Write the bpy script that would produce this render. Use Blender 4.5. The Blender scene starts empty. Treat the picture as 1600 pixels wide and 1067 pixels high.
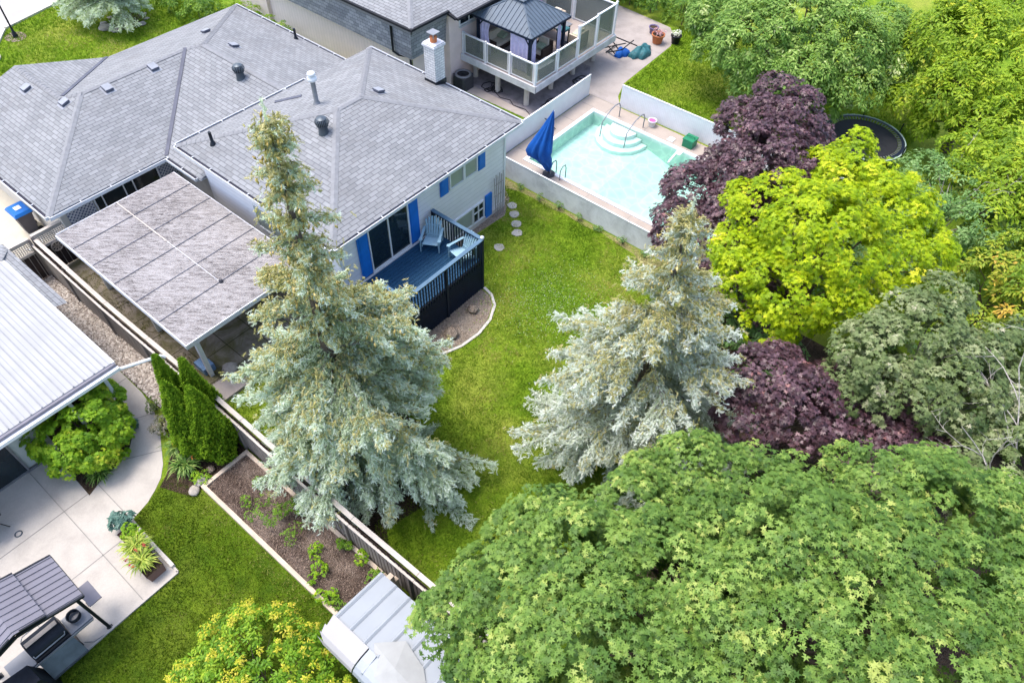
import bpy, math, random
import numpy as np
from mathutils import Matrix, Vector
PI = math.pi
random.seed(7)
RNG = np.random.default_rng(11)

# ---------------------------------------------------------------- camera, world, sun
SC = bpy.context.scene
COL = SC.collection
cam_d = bpy.data.cameras.new("camera")
cam_d.sensor_width = 36.0
cam_d.lens = 1105.33 / 1600 * 36.0
cam_d.clip_start = 0.1
cam_d.clip_end = 500
cam = bpy.data.objects.new("camera", cam_d)
COL.objects.link(cam)
_R = [[0.6324069695830501, 0.5835715395438482, -0.5094170031096388],
      [-0.7740879812777882, 0.500825306191054, -0.38724902830080216],
      [0.02914141492895561, 0.6392325640274121, 0.7684611291554562]]
cam.matrix_world = Matrix([_R[0] + [0], _R[1] + [0], _R[2] + [19.0], [0, 0, 0, 1]])
SC.camera = cam
w = bpy.data.worlds.new("World")
SC.world = w
w.use_nodes = True
nt = w.node_tree
bg = nt.nodes['Background']
sky = nt.nodes.new('ShaderNodeTexSky')
sky.sky_type = 'NISHITA'
sky.sun_disc = False
SUN_EL, SUN_AZ = math.radians(70), math.radians(112)      # azimuth measured from +x towards +y
sky.sun_elevation = SUN_EL
sky.sun_rotation = PI / 2 - SUN_AZ
sky.dust_density = 3.0
sky.air_density = 1.0
nt.links.new(sky.outputs[0], bg.inputs[0])
bg.inputs[1].default_value = 0.15
sun_d = bpy.data.lights.new("sun", 'SUN')
sun_d.energy = 1.0
sun_d.angle = math.radians(24)
sun_d.color = (1.0, 0.95, 0.87)
sun = bpy.data.objects.new("sun", sun_d)
COL.objects.link(sun)
sun.location = (0, 40, 60)
_d = Vector((math.cos(SUN_EL) * math.cos(SUN_AZ), math.cos(SUN_EL) * math.sin(SUN_AZ), math.sin(SUN_EL)))
sun.rotation_euler = _d.to_track_quat('Z', 'Y').to_euler()
SC.view_settings.view_transform = 'Standard'
SC.view_settings.look = 'None'
SC.view_settings.gamma = 1.0
SC.view_settings.exposure = 1.52

# ---------------------------------------------------------------- materials
def s2l(c):
    return tuple(((v / 255) / 12.92 if v / 255 <= 0.04045 else ((v / 255 + 0.055) / 1.055) ** 2.4) for v in c)

class NT:
    """small helper round a node tree"""
    def __init__(s, name):
        s.m = bpy.data.materials.new(name)
        s.m.use_nodes = True
        s.t = s.m.node_tree
        s.b = s.t.nodes['Principled BSDF']
        s.out = s.t.nodes['Material Output']
    def n(s, kind, **kw):
        nd = s.t.nodes.new('ShaderNode' + kind)
        for k, v in kw.items():
            if k in nd.inputs.keys():
                nd.inputs[k].default_value = v
            else:
                setattr(nd, k, v)
        return nd
    def l(s, a, b):
        s.t.links.new(a, b)
    def coord(s, kind='Object', scale=(1, 1, 1), rot=(0, 0, 0)):
        if kind == 'UV':
            c = s.n('UVMap').outputs[0]
        elif kind == 'World':
            c = s.n('NewGeometry').outputs['Position']
        else:
            c = s.n('TexCoord').outputs[kind]
        m = s.n('Mapping')
        m.inputs['Scale'].default_value = scale
        m.inputs['Rotation'].default_value = rot
        s.l(c, m.inputs[0])
        return m.outputs[0]
    def noise(s, co, scale, detail=3, rough=0.55, dist=0.0):
        nd = s.n('TexNoise')
        nd.inputs['Scale'].default_value = scale
        nd.inputs['Detail'].default_value = detail
        nd.inputs['Roughness'].default_value = rough
        nd.inputs['Distortion'].default_value = dist
        s.l(co, nd.inputs['Vector'])
        return nd.outputs['Fac']
    def ramp(s, fac, stops, interp='LINEAR'):
        r = s.n('ValToRGB')
        r.color_ramp.interpolation = interp
        e = r.color_ramp.elements
        while len(e) < len(stops):
            e.new(0.5)
        for i, (p, c) in enumerate(stops):
            e[i].position = p
            e[i].color = tuple(c) + (1,)
        s.l(fac, r.inputs[0])
        return r.outputs[0]
    def mix(s, fac, a, b, mode='MIX'):
        m = s.n('Mix', data_type='RGBA', blend_type=mode)
        for src, i in ((fac, 0), (a, 6), (b, 7)):
            if isinstance(src, (int, float)):
                m.inputs[i].default_value = src
            elif isinstance(src, tuple):
                m.inputs[i].default_value = src + (1,) if len(src) == 3 else src
            else:
                s.l(src, m.inputs[i])
        return m.outputs[2]
    def math(s, op, a, b=None):
        m = s.n('Math', operation=op)
        for i, v in enumerate((a, b)):
            if v is None:
                continue
            if isinstance(v, (int, float)):
                m.inputs[i].default_value = v
            else:
                s.l(v, m.inputs[i])
        return m.outputs[0]
    def bump(s, h, strength=0.3, dist=0.02):
        b = s.n('Bump')
        b.inputs['Strength'].default_value = strength
        b.inputs['Distance'].default_value = dist
        s.l(h, b.inputs['Height'])
        s.l(b.outputs[0], s.b.inputs['Normal'])
    def base(s, c, rough=0.8, metal=0.0, spec=0.3):
        if isinstance(c, tuple):
            s.b.inputs['Base Color'].default_value = c[:3] + (1,)
        else:
            s.l(c, s.b.inputs['Base Color'])
        s.b.inputs['Roughness'].default_value = rough
        s.b.inputs['Metallic'].default_value = metal
        s.b.inputs['Specular IOR Level'].default_value = spec
        return s.m

def sc(c, k):
    return tuple(min(1, v * k) for v in c)

def plain(name, c, rough=0.6, metal=0.0, var=0.12, scale=6.0, spec=0.3, bump=0.0):
    n = NT(name)
    co = n.coord('World')
    f = n.noise(co, scale, 4)
    col = n.ramp(f, [(0.25, sc(c, 1 - var)), (0.75, sc(c, 1 + var))])
    if bump:
        n.bump(n.noise(co, scale * 6, 3), bump, 0.01)
    return n.base(col, rough, metal, spec)

def shingle(name, c1, c2, gap, bw=0.36, rh=0.155):
    n = NT(name)
    co = n.coord('UV')
    wob = n.noise(co, 1.2, 2)
    b = n.n('TexBrick')
    b.offset = 0.5
    b.inputs['Color1'].default_value = c1 + (1,)
    b.inputs['Color2'].default_value = c2 + (1,)
    b.inputs['Mortar'].default_value = gap + (1,)
    b.inputs['Scale'].default_value = 1.0
    b.inputs['Mortar Size'].default_value = 0.009
    b.inputs['Mortar Smooth'].default_value = 0.35
    b.inputs['Bias'].default_value = 0.0
    b.inputs['Brick Width'].default_value = bw
    b.inputs['Row Height'].default_value = rh
    n.l(co, b.inputs['Vector'])
    gr = n.noise(co, 70, 2)
    big = n.noise(co, 0.45, 4, 0.6)
    col = n.mix(0.6, b.outputs['Color'], n.ramp(gr, [(0.3, (0.62,) * 3), (0.7, (1, 1, 1))]), 'MULTIPLY')
    col = n.mix(0.5, col, n.ramp(big, [(0.3, (0.72, 0.73, 0.76)), (0.65, (1, 1, 1))]), 'MULTIPLY')
    stn = n.noise(n.coord('World', (1, 1, .4)), 0.33, 5, 0.75, 1.2)
    col = n.mix(n.ramp(stn, [(0.52, (0, 0, 0)), (0.72, (0.45,) * 3)]), col, (0.17, 0.165, 0.165))
    hh = n.math('ADD', n.math('MULTIPLY', b.outputs['Fac'], -1.0), n.math('MULTIPLY', gr, 0.25))
    n.bump(hh, 0.6, 0.012)
    return n.base(col, 0.95, 0, 0.15)

def grass_mat(name, dark, mid, light, dry, drymix=0.5):
    n = NT(name)
    co = n.coord('World')
    a = n.noise(co, 0.35, 5, 0.6)
    b = n.noise(co, 2.2, 5, 0.7)
    c = n.noise(co, 22, 4, 0.75)
    d = n.noise(co, 0.22, 3, 0.6, 0.6)
    col = n.ramp(n.math('ADD', n.math('MULTIPLY', b, 0.6), n.math('MULTIPLY', n.noise(co, 0.8, 4, 0.65, 0.8), 0.4)), [(0.34, dark), (0.5, mid), (0.66, light)])
    col = n.mix(n.ramp(n.math('ADD', n.math('MULTIPLY', a, 0.7), n.math('MULTIPLY', d, 0.4)),
                       [(0.5, (0, 0, 0)), (0.72, (drymix,) * 3)]), col, dry)
    col = n.mix(0.75, col, n.ramp(c, [(0.25, (0.45, 0.5, 0.4)), (0.7, (1.15, 1.15, 1.1))]), 'MULTIPLY')
    n.bump(c, 0.8, 0.05)
    return n.base(col, 0.9, 0, 0.1)

def concrete(name, c, stain=0.25, scale=1.3, rough=0.85, moss=None):
    n = NT(name)
    co = n.coord('World')
    f = n.noise(co, scale, 6, 0.65, 0.4)
    g = n.noise(co, 30, 3, 0.7)
    col = n.ramp(f, [(0.3, sc(c, 1 - stain)), (0.55, c), (0.8, sc(c, 1 + stain * 0.4))])
    col = n.mix(0.35, col, n.ramp(g, [(0.3, (0.7,) * 3), (0.7, (1.1,) * 3)]), 'MULTIPLY')
    if moss:
        col = n.mix(n.ramp(n.noise(co, 0.9, 5, 0.7, 1.0), [(0.42, (0, 0, 0)), (0.62, (0.85,) * 3)]), col, moss)
    n.bump(g, 0.25, 0.01)
    return n.base(col, rough, 0, 0.25)

def leaf_mat(name, cols, trans=0.35, spec=0.25, rough=0.5, gain=1.0):
    """cols: stops over the per-leaf random value"""
    cols = [(p, sc(c, gain)) for p, c in cols]
    n = NT(name)
    at = n.n('Attribute')
    at.attribute_name = 'tone'
    col = n.ramp(at.outputs['Fac'], cols)
    n.l(col, n.b.inputs['Base Color'])
    n.b.inputs['Roughness'].default_value = rough
    n.b.inputs['Specular IOR Level'].default_value = spec
    tr = n.n('BsdfTranslucent')
    n.l(n.mix(1.0, col, (1.0, 1.0, 0.55), 'MULTIPLY'), tr.inputs[0])
    mx = n.n('MixShader')
    mx.inputs[0].default_value = trans
    n.l(n.b.outputs[0], mx.inputs[1])
    n.l(tr.outputs[0], mx.inputs[2])
    n.l(mx.outputs[0], n.out.inputs[0])
    return n.m

def bark(name, c):
    n = NT(name)
    co = n.coord('Object', (6, 6, 1.2))
    f = n.noise(co, 4, 5, 0.7)
    n.bump(f, 0.8, 0.03)
    return n.base(n.ramp(f, [(0.3, sc(c, 0.5)), (0.7, sc(c, 1.3))]), 0.95, 0, 0.1)

def siding(name, c, step=0.15, axis=2, line=0.55):
    n = NT(name)
    sx = n.n('SeparateXYZ')
    n.l(n.n('NewGeometry').outputs['Position'], sx.inputs[0])
    if axis == 3:
        v = n.math('ADD', sx.outputs[0], sx.outputs[1])
    else:
        v = sx.outputs[axis]
    fr = n.math('FRACT', n.math('MULTIPLY', v, 1 / step))
    f = n.noise(n.coord('World'), 2.5, 4)
    a = n.ramp(f, [(0.3, sc(c, 0.92)), (0.7, c)])
    col = n.mix(n.ramp(fr, [(0.0, (1, 1, 1)), (0.08, (1, 1, 1)), (0.16, (0, 0, 0))]), a, sc(c, line))
    n.bump(fr, 0.4, 0.015)
    return n.base(col, 0.55, 0, 0.3)

def wood(name, c, rough=0.85, stretch=(1, 1, 14), var=0.35, scale=3):
    n = NT(name)
    co = n.coord('World', (14, 14, 1.5) if stretch is None else stretch)
    f = n.noise(co, scale, 5, 0.65)
    g = n.noise(n.coord('World'), 1.1, 3)
    col = n.ramp(f, [(0.25, sc(c, 1 - var)), (0.75, sc(c, 1 + var))])
    col = n.mix(0.4, col, n.ramp(g, [(0.3, (0.65,) * 3), (0.7, (1.1,) * 3)]), 'MULTIPLY')
    return n.base(col, rough, 0, 0.2)

def dirty_panel():
    n = NT('weathered_fibreglass')
    base_co = n.coord('World', (1, 1, 1), (0, 0, math.radians(50.8)))
    def st(sx, sy):
        m = n.n('Mapping'); m.inputs['Scale'].default_value = (sx, sy, 1); n.l(base_co, m.inputs[0]); return m.outputs[0]
    f = n.noise(st(1.6, 10.0), 1.8, 6, 0.75, 0.3)
    g = n.noise(st(3.0, 40.0), 1.6, 4, 0.7)
    h = n.noise(n.coord('World'), 0.5, 4, 0.6)
    k = n.noise(n.coord('World'), 30, 2, 0.7)
    fac = n.math('ADD', n.math('MULTIPLY', f, 0.42), n.math('ADD', n.math('MULTIPLY', g, 0.34),
                 n.math('ADD', n.math('MULTIPLY', h, 0.14), n.math('MULTIPLY', k, 0.22))))
    col = n.ramp(fac, [(0.475, (0.05, 0.043, 0.042)), (0.515, (0.16, 0.146, 0.143)), (0.565, (0.27, 0.252, 0.248)), (0.64, (0.38, 0.362, 0.36))])
    return n.base(col, 0.8, 0, 0.2)

def glass_pane(name, tint, fac=0.55, rough=0.05):
    n = NT(name)
    tr = n.n('BsdfTransparent')
    tr.inputs[0].default_value = tint + (1,)
    gl = n.n('BsdfPrincipled')
    gl.inputs['Base Color'].default_value = sc(tint, 0.6) + (1,)
    gl.inputs['Roughness'].default_value = rough
    mx = n.n('MixShader')
    mx.inputs[0].default_value = fac
    n.l(tr.outputs[0], mx.inputs[1])
    n.l(gl.outputs[0], mx.inputs[2])
    n.l(mx.outputs[0], n.out.inputs[0])
    return n.m

def water_mat():
    n = NT('pool_water')
    tr = n.n('BsdfTransparent')
    tr.inputs[0].default_value = (0.86, 0.99, 0.97, 1)
    gl = n.n('BsdfGlossy')
    gl.inputs['Roughness'].default_value = 0.03
    fr = n.n('Fresnel')
    fr.inputs['IOR'].default_value = 1.33
    co = n.coord('World')
    f = n.noise(co, 3.0, 3, 0.5, 0.5)
    b = n.n('Bump')
    b.inputs['Strength'].default_value = 0.6
    b.inputs['Distance'].default_value = 0.06
    n.l(f, b.inputs['Height'])
    n.l(b.outputs[0], gl.inputs['Normal'])
    n.l(b.outputs[0], fr.inputs['Normal'])
    mx = n.n('MixShader')
    n.l(fr.outputs[0], mx.inputs[0])
    n.l(tr.outputs[0], mx.inputs[1])
    n.l(gl.outputs[0], mx.inputs[2])
    n.l(mx.outputs[0], n.out.inputs[0])
    return n.m

def liner_mat():
    n = NT('pool_liner')
    co = n.coord('World')
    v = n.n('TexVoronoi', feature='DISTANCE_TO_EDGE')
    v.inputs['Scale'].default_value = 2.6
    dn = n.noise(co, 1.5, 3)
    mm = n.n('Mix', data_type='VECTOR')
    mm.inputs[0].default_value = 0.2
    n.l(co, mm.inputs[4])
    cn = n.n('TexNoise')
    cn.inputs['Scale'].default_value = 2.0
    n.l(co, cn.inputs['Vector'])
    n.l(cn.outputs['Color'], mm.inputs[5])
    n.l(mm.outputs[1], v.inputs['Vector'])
    caus = n.ramp(v.outputs['Distance'], [(0.0, (1.22, 1.16, 1.12)), (0.08, (1.03, 1.02, 1.02)), (0.4, (0.92, 0.95, 0.95))])  # network of caustic light painted into the liner colour
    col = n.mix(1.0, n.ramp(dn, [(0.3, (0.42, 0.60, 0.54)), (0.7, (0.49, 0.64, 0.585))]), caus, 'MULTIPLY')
    return n.base(col, 0.6, 0, 0.2)

M = {}
M['shingle'] = shingle('grey_asphalt_shingles', (0.252, 0.258, 0.266), (0.325, 0.332, 0.341), (0.09, 0.092, 0.10))
M['mansard'] = shingle('blue_grey_shingles', (0.27, 0.28, 0.31), (0.46, 0.465, 0.50), (0.10, 0.105, 0.13), 0.34, 0.17)
M['cap'] = plain('ridge_cap_shingle', (0.225, 0.229, 0.24), 0.95, 0, 0.16, 7)
M['valley'] = plain('valley_metal', (0.085, 0.09, 0.12), 0.6, 0.0, 0.2, 3)
M['gutter'] = plain('white_gutter', (0.62, 0.63, 0.65), 0.45)
M['gutter_in'] = plain('gutter_debris', (0.035, 0.035, 0.05), 0.9, 0, 0.5, 9)
M['siding'] = siding('pale_horizontal_siding', (0.86, 0.84, 0.87), 0.2, 2, 0.80)
M['beige_wall'] = plain('cream_brick', (0.58, 0.54, 0.49), 0.9, 0, 0.1, 4)
M['cream'] = siding('cream_vertical_siding', (0.88, 0.73, 0.74), 0.22, 1, 0.82)
M['cream_flat'] = plain('cream_stucco', (0.80, 0.65, 0.61), 0.9, 0, 0.08, 2)
M['white'] = plain('white_paint', (0.74, 0.75, 0.77), 0.45, 0, 0.05)
M['whitedirty'] = concrete('aged_white_paint', (0.62, 0.62, 0.65), 0.30, 1.6, 0.7)
M['blue'] = plain('bright_blue_paint', (0.012, 0.17, 0.60), 0.5, 0, 0.12, 3)
M['glass_dark'] = plain('dark_window_glass', (0.012, 0.022, 0.028), 0.06, 0, 0.4, 1.5, 0.6)
M['glass_pale'] = plain('curtained_window_glass', (0.36, 0.40, 0.36), 0.12, 0, 0.15, 1.0, 0.5)
M['deck'] = wood('blue_grey_deck_boards', (0.015, 0.062, 0.13), 0.55, (1.5, 18, 18), 0.22)
M['deck_dark'] = plain('dark_navy_stain', (0.005, 0.012, 0.030), 0.6, 0, 0.3, 4)
M['rail_cap'] = plain('slate_blue_rail', (0.085, 0.155, 0.23), 0.5, 0, 0.15, 4)
M['chair'] = plain('pale_blue_chair_paint', (0.26, 0.42, 0.52), 0.5, 0, 0.08, 9)
M['black'] = plain('black_metal', (0.012, 0.015, 0.022), 0.45, 0.2, 0.3)
M['rubber'] = plain('black_rubber', (0.012, 0.013, 0.017), 0.7, 0, 0.3)
M['darkgrey'] = plain('charcoal_plastic', (0.055, 0.055, 0.066), 0.6, 0, 0.15)
M['steel'] = plain('brushed_steel', (0.24, 0.25, 0.27), 0.45, 0.25, 0.1)
M['galv'] = plain('galvanised_metal', (0.22, 0.225, 0.24), 0.5, 0.4, 0.15)
M['panel'] = dirty_panel()
M['ribbed'] = None
M['white_roof'] = plain('white_roof_sheet', (0.36, 0.365, 0.375), 0.6, 0, 0.07, 1.3, 0.05)
M['grey_metal'] = plain('grey_roof_metal', (0.165, 0.16, 0.19), 0.55, 0.0, 0.08, 3)
M['blue_metal'] = plain('slate_roof_metal', (0.095, 0.125, 0.16), 0.5, 0.0, 0.12, 3)
M['shed_metal'] = plain('pale_shed_metal', (0.31, 0.335, 0.365), 0.5, 0.0, 0.06, 2)
M['shed_flash'] = plain('cream_shed_panel', (0.36, 0.35, 0.355), 0.6, 0, 0.04, 2)
M['fence'] = wood('weathered_fence_boards', (0.27, 0.235, 0.215), 0.9, (7, 7, 0.8), 0.4, 2.5)
M['fence_cap'] = wood('bleached_cap_rail', (0.52, 0.47, 0.42), 0.9, (9, 1.2, 9), 0.22, 2)
M['fence_dark'] = wood('dark_brown_boards', (0.045, 0.032, 0.03), 0.8, (7, 7, 0.8), 0.4, 2.5)
M['timber'] = wood('bed_edging_timber', (0.56, 0.46, 0.37), 0.9, (4, 1.2, 4), 0.2, 2)
M['lattice_fence'] = siding('white_woven_slats', (0.76, 0.77, 0.80), 0.09, 3, 0.82)
M['brickwhite'] = shingle('white_painted_brick', (0.86, 0.85, 0.83), (0.76, 0.75, 0.74), (0.33, 0.33, 0.34), 0.24, 0.10)
M['terracotta'] = plain('terracotta', (0.50, 0.17, 0.07), 0.8)
M['purplepot'] = plain('mauve_plastic', (0.16, 0.13, 0.26), 0.5)
M['pink'] = plain('pink_plastic', (0.42, 0.11, 0.30), 0.5)
M['green_box'] = plain('green_plastic', (0.02, 0.20, 0.10), 0.5)
M['binblue'] = plain('blue_bin_lid', (0.012, 0.14, 0.48), 0.4, 0, 0.06)
M['bin'] = plain('charcoal_bin', (0.075, 0.07, 0.085), 0.6, 0, 0.1)
M['curtain'] = plain('lavender_curtain', (0.60, 0.55, 0.74), 0.9, 0, 0.15, 5)
M['curtain_pink'] = plain('pink_sheer_curtain', (0.75, 0.55, 0.68), 0.9, 0, 0.15, 5)
M['rattan'] = plain('brown_rattan', (0.07, 0.045, 0.035), 0.8, 0, 0.3, 25)
M['rattan_tan'] = plain('tan_wicker', (0.55, 0.45, 0.34), 0.8, 0, 0.2, 25)
M['cushion'] = plain('beige_cushion', (0.72, 0.62, 0.50), 0.9, 0, 0.06)
M['cushion_green'] = plain('leafy_cushion', (0.45, 0.52, 0.36), 0.9, 0, 0.3, 14)
M['umbrella'] = plain('royal_blue_canvas', (0.005, 0.085, 0.36), 0.75, 0, 0.25, 2.5)
M['teal'] = plain('teal_tarp', (0.03, 0.13, 0.15), 0.6, 0, 0.35, 8)
M['glass_rail'] = glass_pane('smoked_glass', (0.60, 0.64, 0.61), 0.30, 0.08)
M['water'] = water_mat()
M['liner'] = liner_mat()
M['step_white'] = plain('white_pool_steps', (0.62, 0.72, 0.70), 0.4, 0, 0.03)
M['soil'] = None
M['stone'] = concrete('pale_flagstone', (0.42, 0.40, 0.37), 0.2, 5)
M['rock'] = concrete('garden_rock', (0.40, 0.36, 0.32), 0.35, 5)
M['pooldeck'] = concrete('buff_pool_concrete', (0.40, 0.34, 0.295), 0.14, 0.9)
M['path'] = concrete('neighbour_concrete', (0.38, 0.335, 0.31), 0.25, 0.8)
M['under'] = concrete('grey_paving', (0.25, 0.23, 0.25), 0.4, 2.5)  # grey is the paving's own colour
M['patio'] = concrete('pale_patio_concrete', (0.455, 0.42, 0.38), 0.17, 1.1)
M['old_slab'] = concrete('mossy_old_slabs', (0.29, 0.25, 0.21), 0.45, 1.5, 0.9, (0.11, 0.105, 0.035))
M['asphalt'] = concrete('driveway', (0.40, 0.375, 0.355), 0.08, 0.8)
M['road'] = concrete('grey_asphalt', (0.30, 0.30, 0.34), 0.1, 2)
M['joint'] = plain('concrete_joint', (0.25, 0.24, 0.225), 0.95)
M['kerb'] = concrete('pale_kerb', (0.58, 0.54, 0.50), 0.15, 3)
M['grass'] = grass_mat('lawn', (0.08, 0.16, 0.008), (0.165, 0.27, 0.016), (0.26, 0.355, 0.03), (0.38, 0.37, 0.08), 0.7)

def soil_mat(name, a, b, c):
    n = NT(name)
    co = n.coord('World')
    f = n.noise(co, 9, 6, 0.8)
    g = n.noise(co, 1.2, 4, 0.6, 0.6)
    v = n.n('TexVoronoi')
    v.inputs['Scale'].default_value = 26
    n.l(co, v.inputs['Vector'])
    col = n.mix(n.ramp(g, [(0.45, (0, 0, 0)), (0.62, (0.8,) * 3)]), n.ramp(f, [(0.3, a), (0.6, b)]), c)
    col = n.mix(0.6, col, n.ramp(v.outputs['Color'], [(0.2, (0.55,) * 3), (0.8, (1.35,) * 3)]), 'MULTIPLY')
    n.bump(n.math('ADD', f, v.outputs['Distance']), 1.0, 0.05)
    return n.base(col, 0.95, 0, 0.1)
M['soil'] = soil_mat('mulch_soil', (0.055, 0.037, 0.030), (0.15, 0.11, 0.09), (0.26, 0.20, 0.165))
M['soil_pale'] = soil_mat('dry_bare_soil', (0.20, 0.15, 0.11), (0.36, 0.29, 0.23), (0.36, 0.30, 0.24))
M['soil_dark'] = soil_mat('dark_bed_soil', (0.02, 0.014, 0.01), (0.07, 0.05, 0.035), (0.11, 0.075, 0.05))
M['verge'] = soil_mat('dry_grass_verge', (0.20, 0.21, 0.05), (0.36, 0.31, 0.16), (0.22, 0.28, 0.05))
M['lush'] = grass_mat('lush_lawn', (0.04, 0.085, 0.006), (0.085, 0.15, 0.008), (0.135, 0.205, 0.012), (0.25, 0.28, 0.04), 0.5)

# ---------------------------------------------------------------- mesh helpers
OFF = {}          # world offset of every object that can be a parent

def tag(o, label=None, cat=None, group=None, kind=None):
    if label: o['label'] = label
    if cat: o['category'] = cat
    if group: o['group'] = group
    if kind: o['kind'] = kind
    return o

def empty(name, loc, label, cat, group=None):
    o = bpy.data.objects.new(name, None)
    o.empty_display_size = 0.3
    COL.objects.link(o)
    o.location = loc
    OFF[o.name] = Vector(loc)
    return tag(o, label, cat, group)

class MB:
    """collects shapes given in world coordinates"""
    def __init__(s):
        s.v = []; s.f = []; s.mi = []; s.sm = []; s.cur = 0
    def face(s, pts, sm=False):
        i = len(s.v)
        s.v += [tuple(p) for p in pts]
        s.f.append(list(range(i, i + len(pts)))); s.mi.append(s.cur); s.sm.append(sm)
    def raw(s, vs, fs, sm=False):
        i = len(s.v)
        s.v += [tuple(p) for p in vs]
        for f in fs:
            s.f.append([i + k for k in f]); s.mi.append(s.cur); s.sm.append(sm)
    def box(s, x0, y0, z0, x1, y1, z1):
        x0, x1 = min(x0, x1), max(x0, x1); y0, y1 = min(y0, y1), max(y0, y1); z0, z1 = min(z0, z1), max(z0, z1)
        s.raw([(x0, y0, z0), (x1, y0, z0), (x1, y1, z0), (x0, y1, z0), (x0, y0, z1), (x1, y0, z1), (x1, y1, z1), (x0, y1, z1)],
              [(3, 2, 1, 0), (4, 5, 6, 7), (0, 1, 5, 4), (1, 2, 6, 5), (2, 3, 7, 6), (3, 0, 4, 7)])
        return s
    def bar(s, a, b, w, h, up=(0, 0, 1)):
        """rectangular bar from a to b, w wide, h high"""
        a = Vector(a); b = Vector(b); d = (b - a).normalized()
        u = Vector(up)
        if abs(d.dot(u)) > 0.98: u = Vector((1, 0, 0))
        r = d.cross(u).normalized(); u = r.cross(d).normalized()
        r *= w / 2; u *= h / 2
        s.raw([a - r - u, a + r - u, a + r + u, a - r + u, b - r - u, b + r - u, b + r + u, b - r + u],
              [(0, 1, 2, 3), (7, 6, 5, 4), (4, 5, 1, 0), (5, 6, 2, 1), (6, 7, 3, 2), (7, 4, 0, 3)])
        return s
    def prism(s, poly, z0, z1):
        n = len(poly)
        s.raw([(x, y, z0) for x, y in poly] + [(x, y, z1) for x, y in poly],
              [tuple(range(n - 1, -1, -1)), tuple(range(n, 2 * n))] + [(i, (i + 1) % n, n + (i + 1) % n, n + i) for i in range(n)])
        return s
    def tube(s, pts, rad, n=8, cap=True):
        pts = [Vector(p) for p in pts]
        if not hasattr(rad, '__len__'): rad = [rad] * len(pts)
        rings = []
        prev = None
        for i, p in enumerate(pts):
            d = (pts[min(i + 1, len(pts) - 1)] - pts[max(i - 1, 0)])
            d = d.normalized() if d.length > 1e-9 else Vector((0, 0, 1))
            ref = prev if prev is not None else (Vector((1, 0, 0)) if abs(d.x) < 0.8 else Vector((0, 1, 0)))
            a = (ref - d * ref.dot(d)).normalized(); b = d.cross(a); prev = a
            rings.append([p + (a * math.cos(2 * PI * k / n) + b * math.sin(2 * PI * k / n)) * rad[i] for k in range(n)])
        vs = [q for r in rings for q in r]
        fs = [(i * n + k, i * n + (k + 1) % n, (i + 1) * n + (k + 1) % n, (i + 1) * n + k) for i in range(len(pts) - 1) for k in range(n)]
        s.raw(vs, fs, True)
        if cap:
            s.face(rings[0][::-1]); s.face(rings[-1])
        return s
    def lathe(s, c, prof, n=20, cap=True):
        """prof: (radius, z) pairs, c = centre (x, y)"""
        vs = [(c[0] + r * math.cos(2 * PI * k / n), c[1] + r * math.sin(2 * PI * k / n), z) for r, z in prof for k in range(n)]
        fs = [(i * n + k, i * n + (k + 1) % n, (i + 1) * n + (k + 1) % n, (i + 1) * n + k) for i in range(len(prof) - 1) for k in range(n)]
        s.raw(vs, fs, True)
        if cap:
            s.face(vs[:n][::-1]); s.face(vs[-n:])
        return s
    def sheet(s, poly, z):
        s.face([(x, y, z) for x, y in poly]); return s
    def build(s, name, mat, parent=None, base=None, uv=False, label=None, kind=None):
        off = OFF[parent.name] if parent is not None else Vector(base or (0, 0, 0))
        me = bpy.data.meshes.new(name)
        me.from_pydata([(x - off.x, y - off.y, z - off.z) for x, y, z in s.v], [], s.f)
        mats = mat if isinstance(mat, (list, tuple)) else [mat]
        for m in mats: me.materials.append(m)
        me.polygons.foreach_set('material_index', s.mi)
        me.polygons.foreach_set('use_smooth', s.sm)
        if uv:
            ul = me.uv_layers.new(name='UVMap')
            for p in me.polygons:
                n = p.normal
                if abs(n.z) > 0.995: u = Vector((1, 0, 0))
                else: u = Vector((-n.y, n.x, 0)).normalized()
                v = n.cross(u)
                for li in p.loop_indices:
                    q = me.vertices[me.loops[li].vertex_index].co + off
                    ul.data[li].uv = (q.dot(u) + 3.3 * n.x, q.dot(v))
        me.update()
        o = bpy.data.objects.new(name, me)
        COL.objects.link(o)
        if parent is not None: o.parent = parent
        else: o.location = off
        OFF[o.name] = off
        if label: o['label'] = label
        if kind: o['kind'] = kind
        return o

def copy_tree(o, parent=None):
    c = o.copy(); COL.objects.link(c)
    if parent is not None: c.parent = parent
    for ch in list(o.children): copy_tree(ch, c)
    return c

def structure(name, poly, z, mat, kind='structure'):
    o = MB().sheet(poly, z).build(name, mat)
    o['kind'] = kind
    return o

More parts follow.
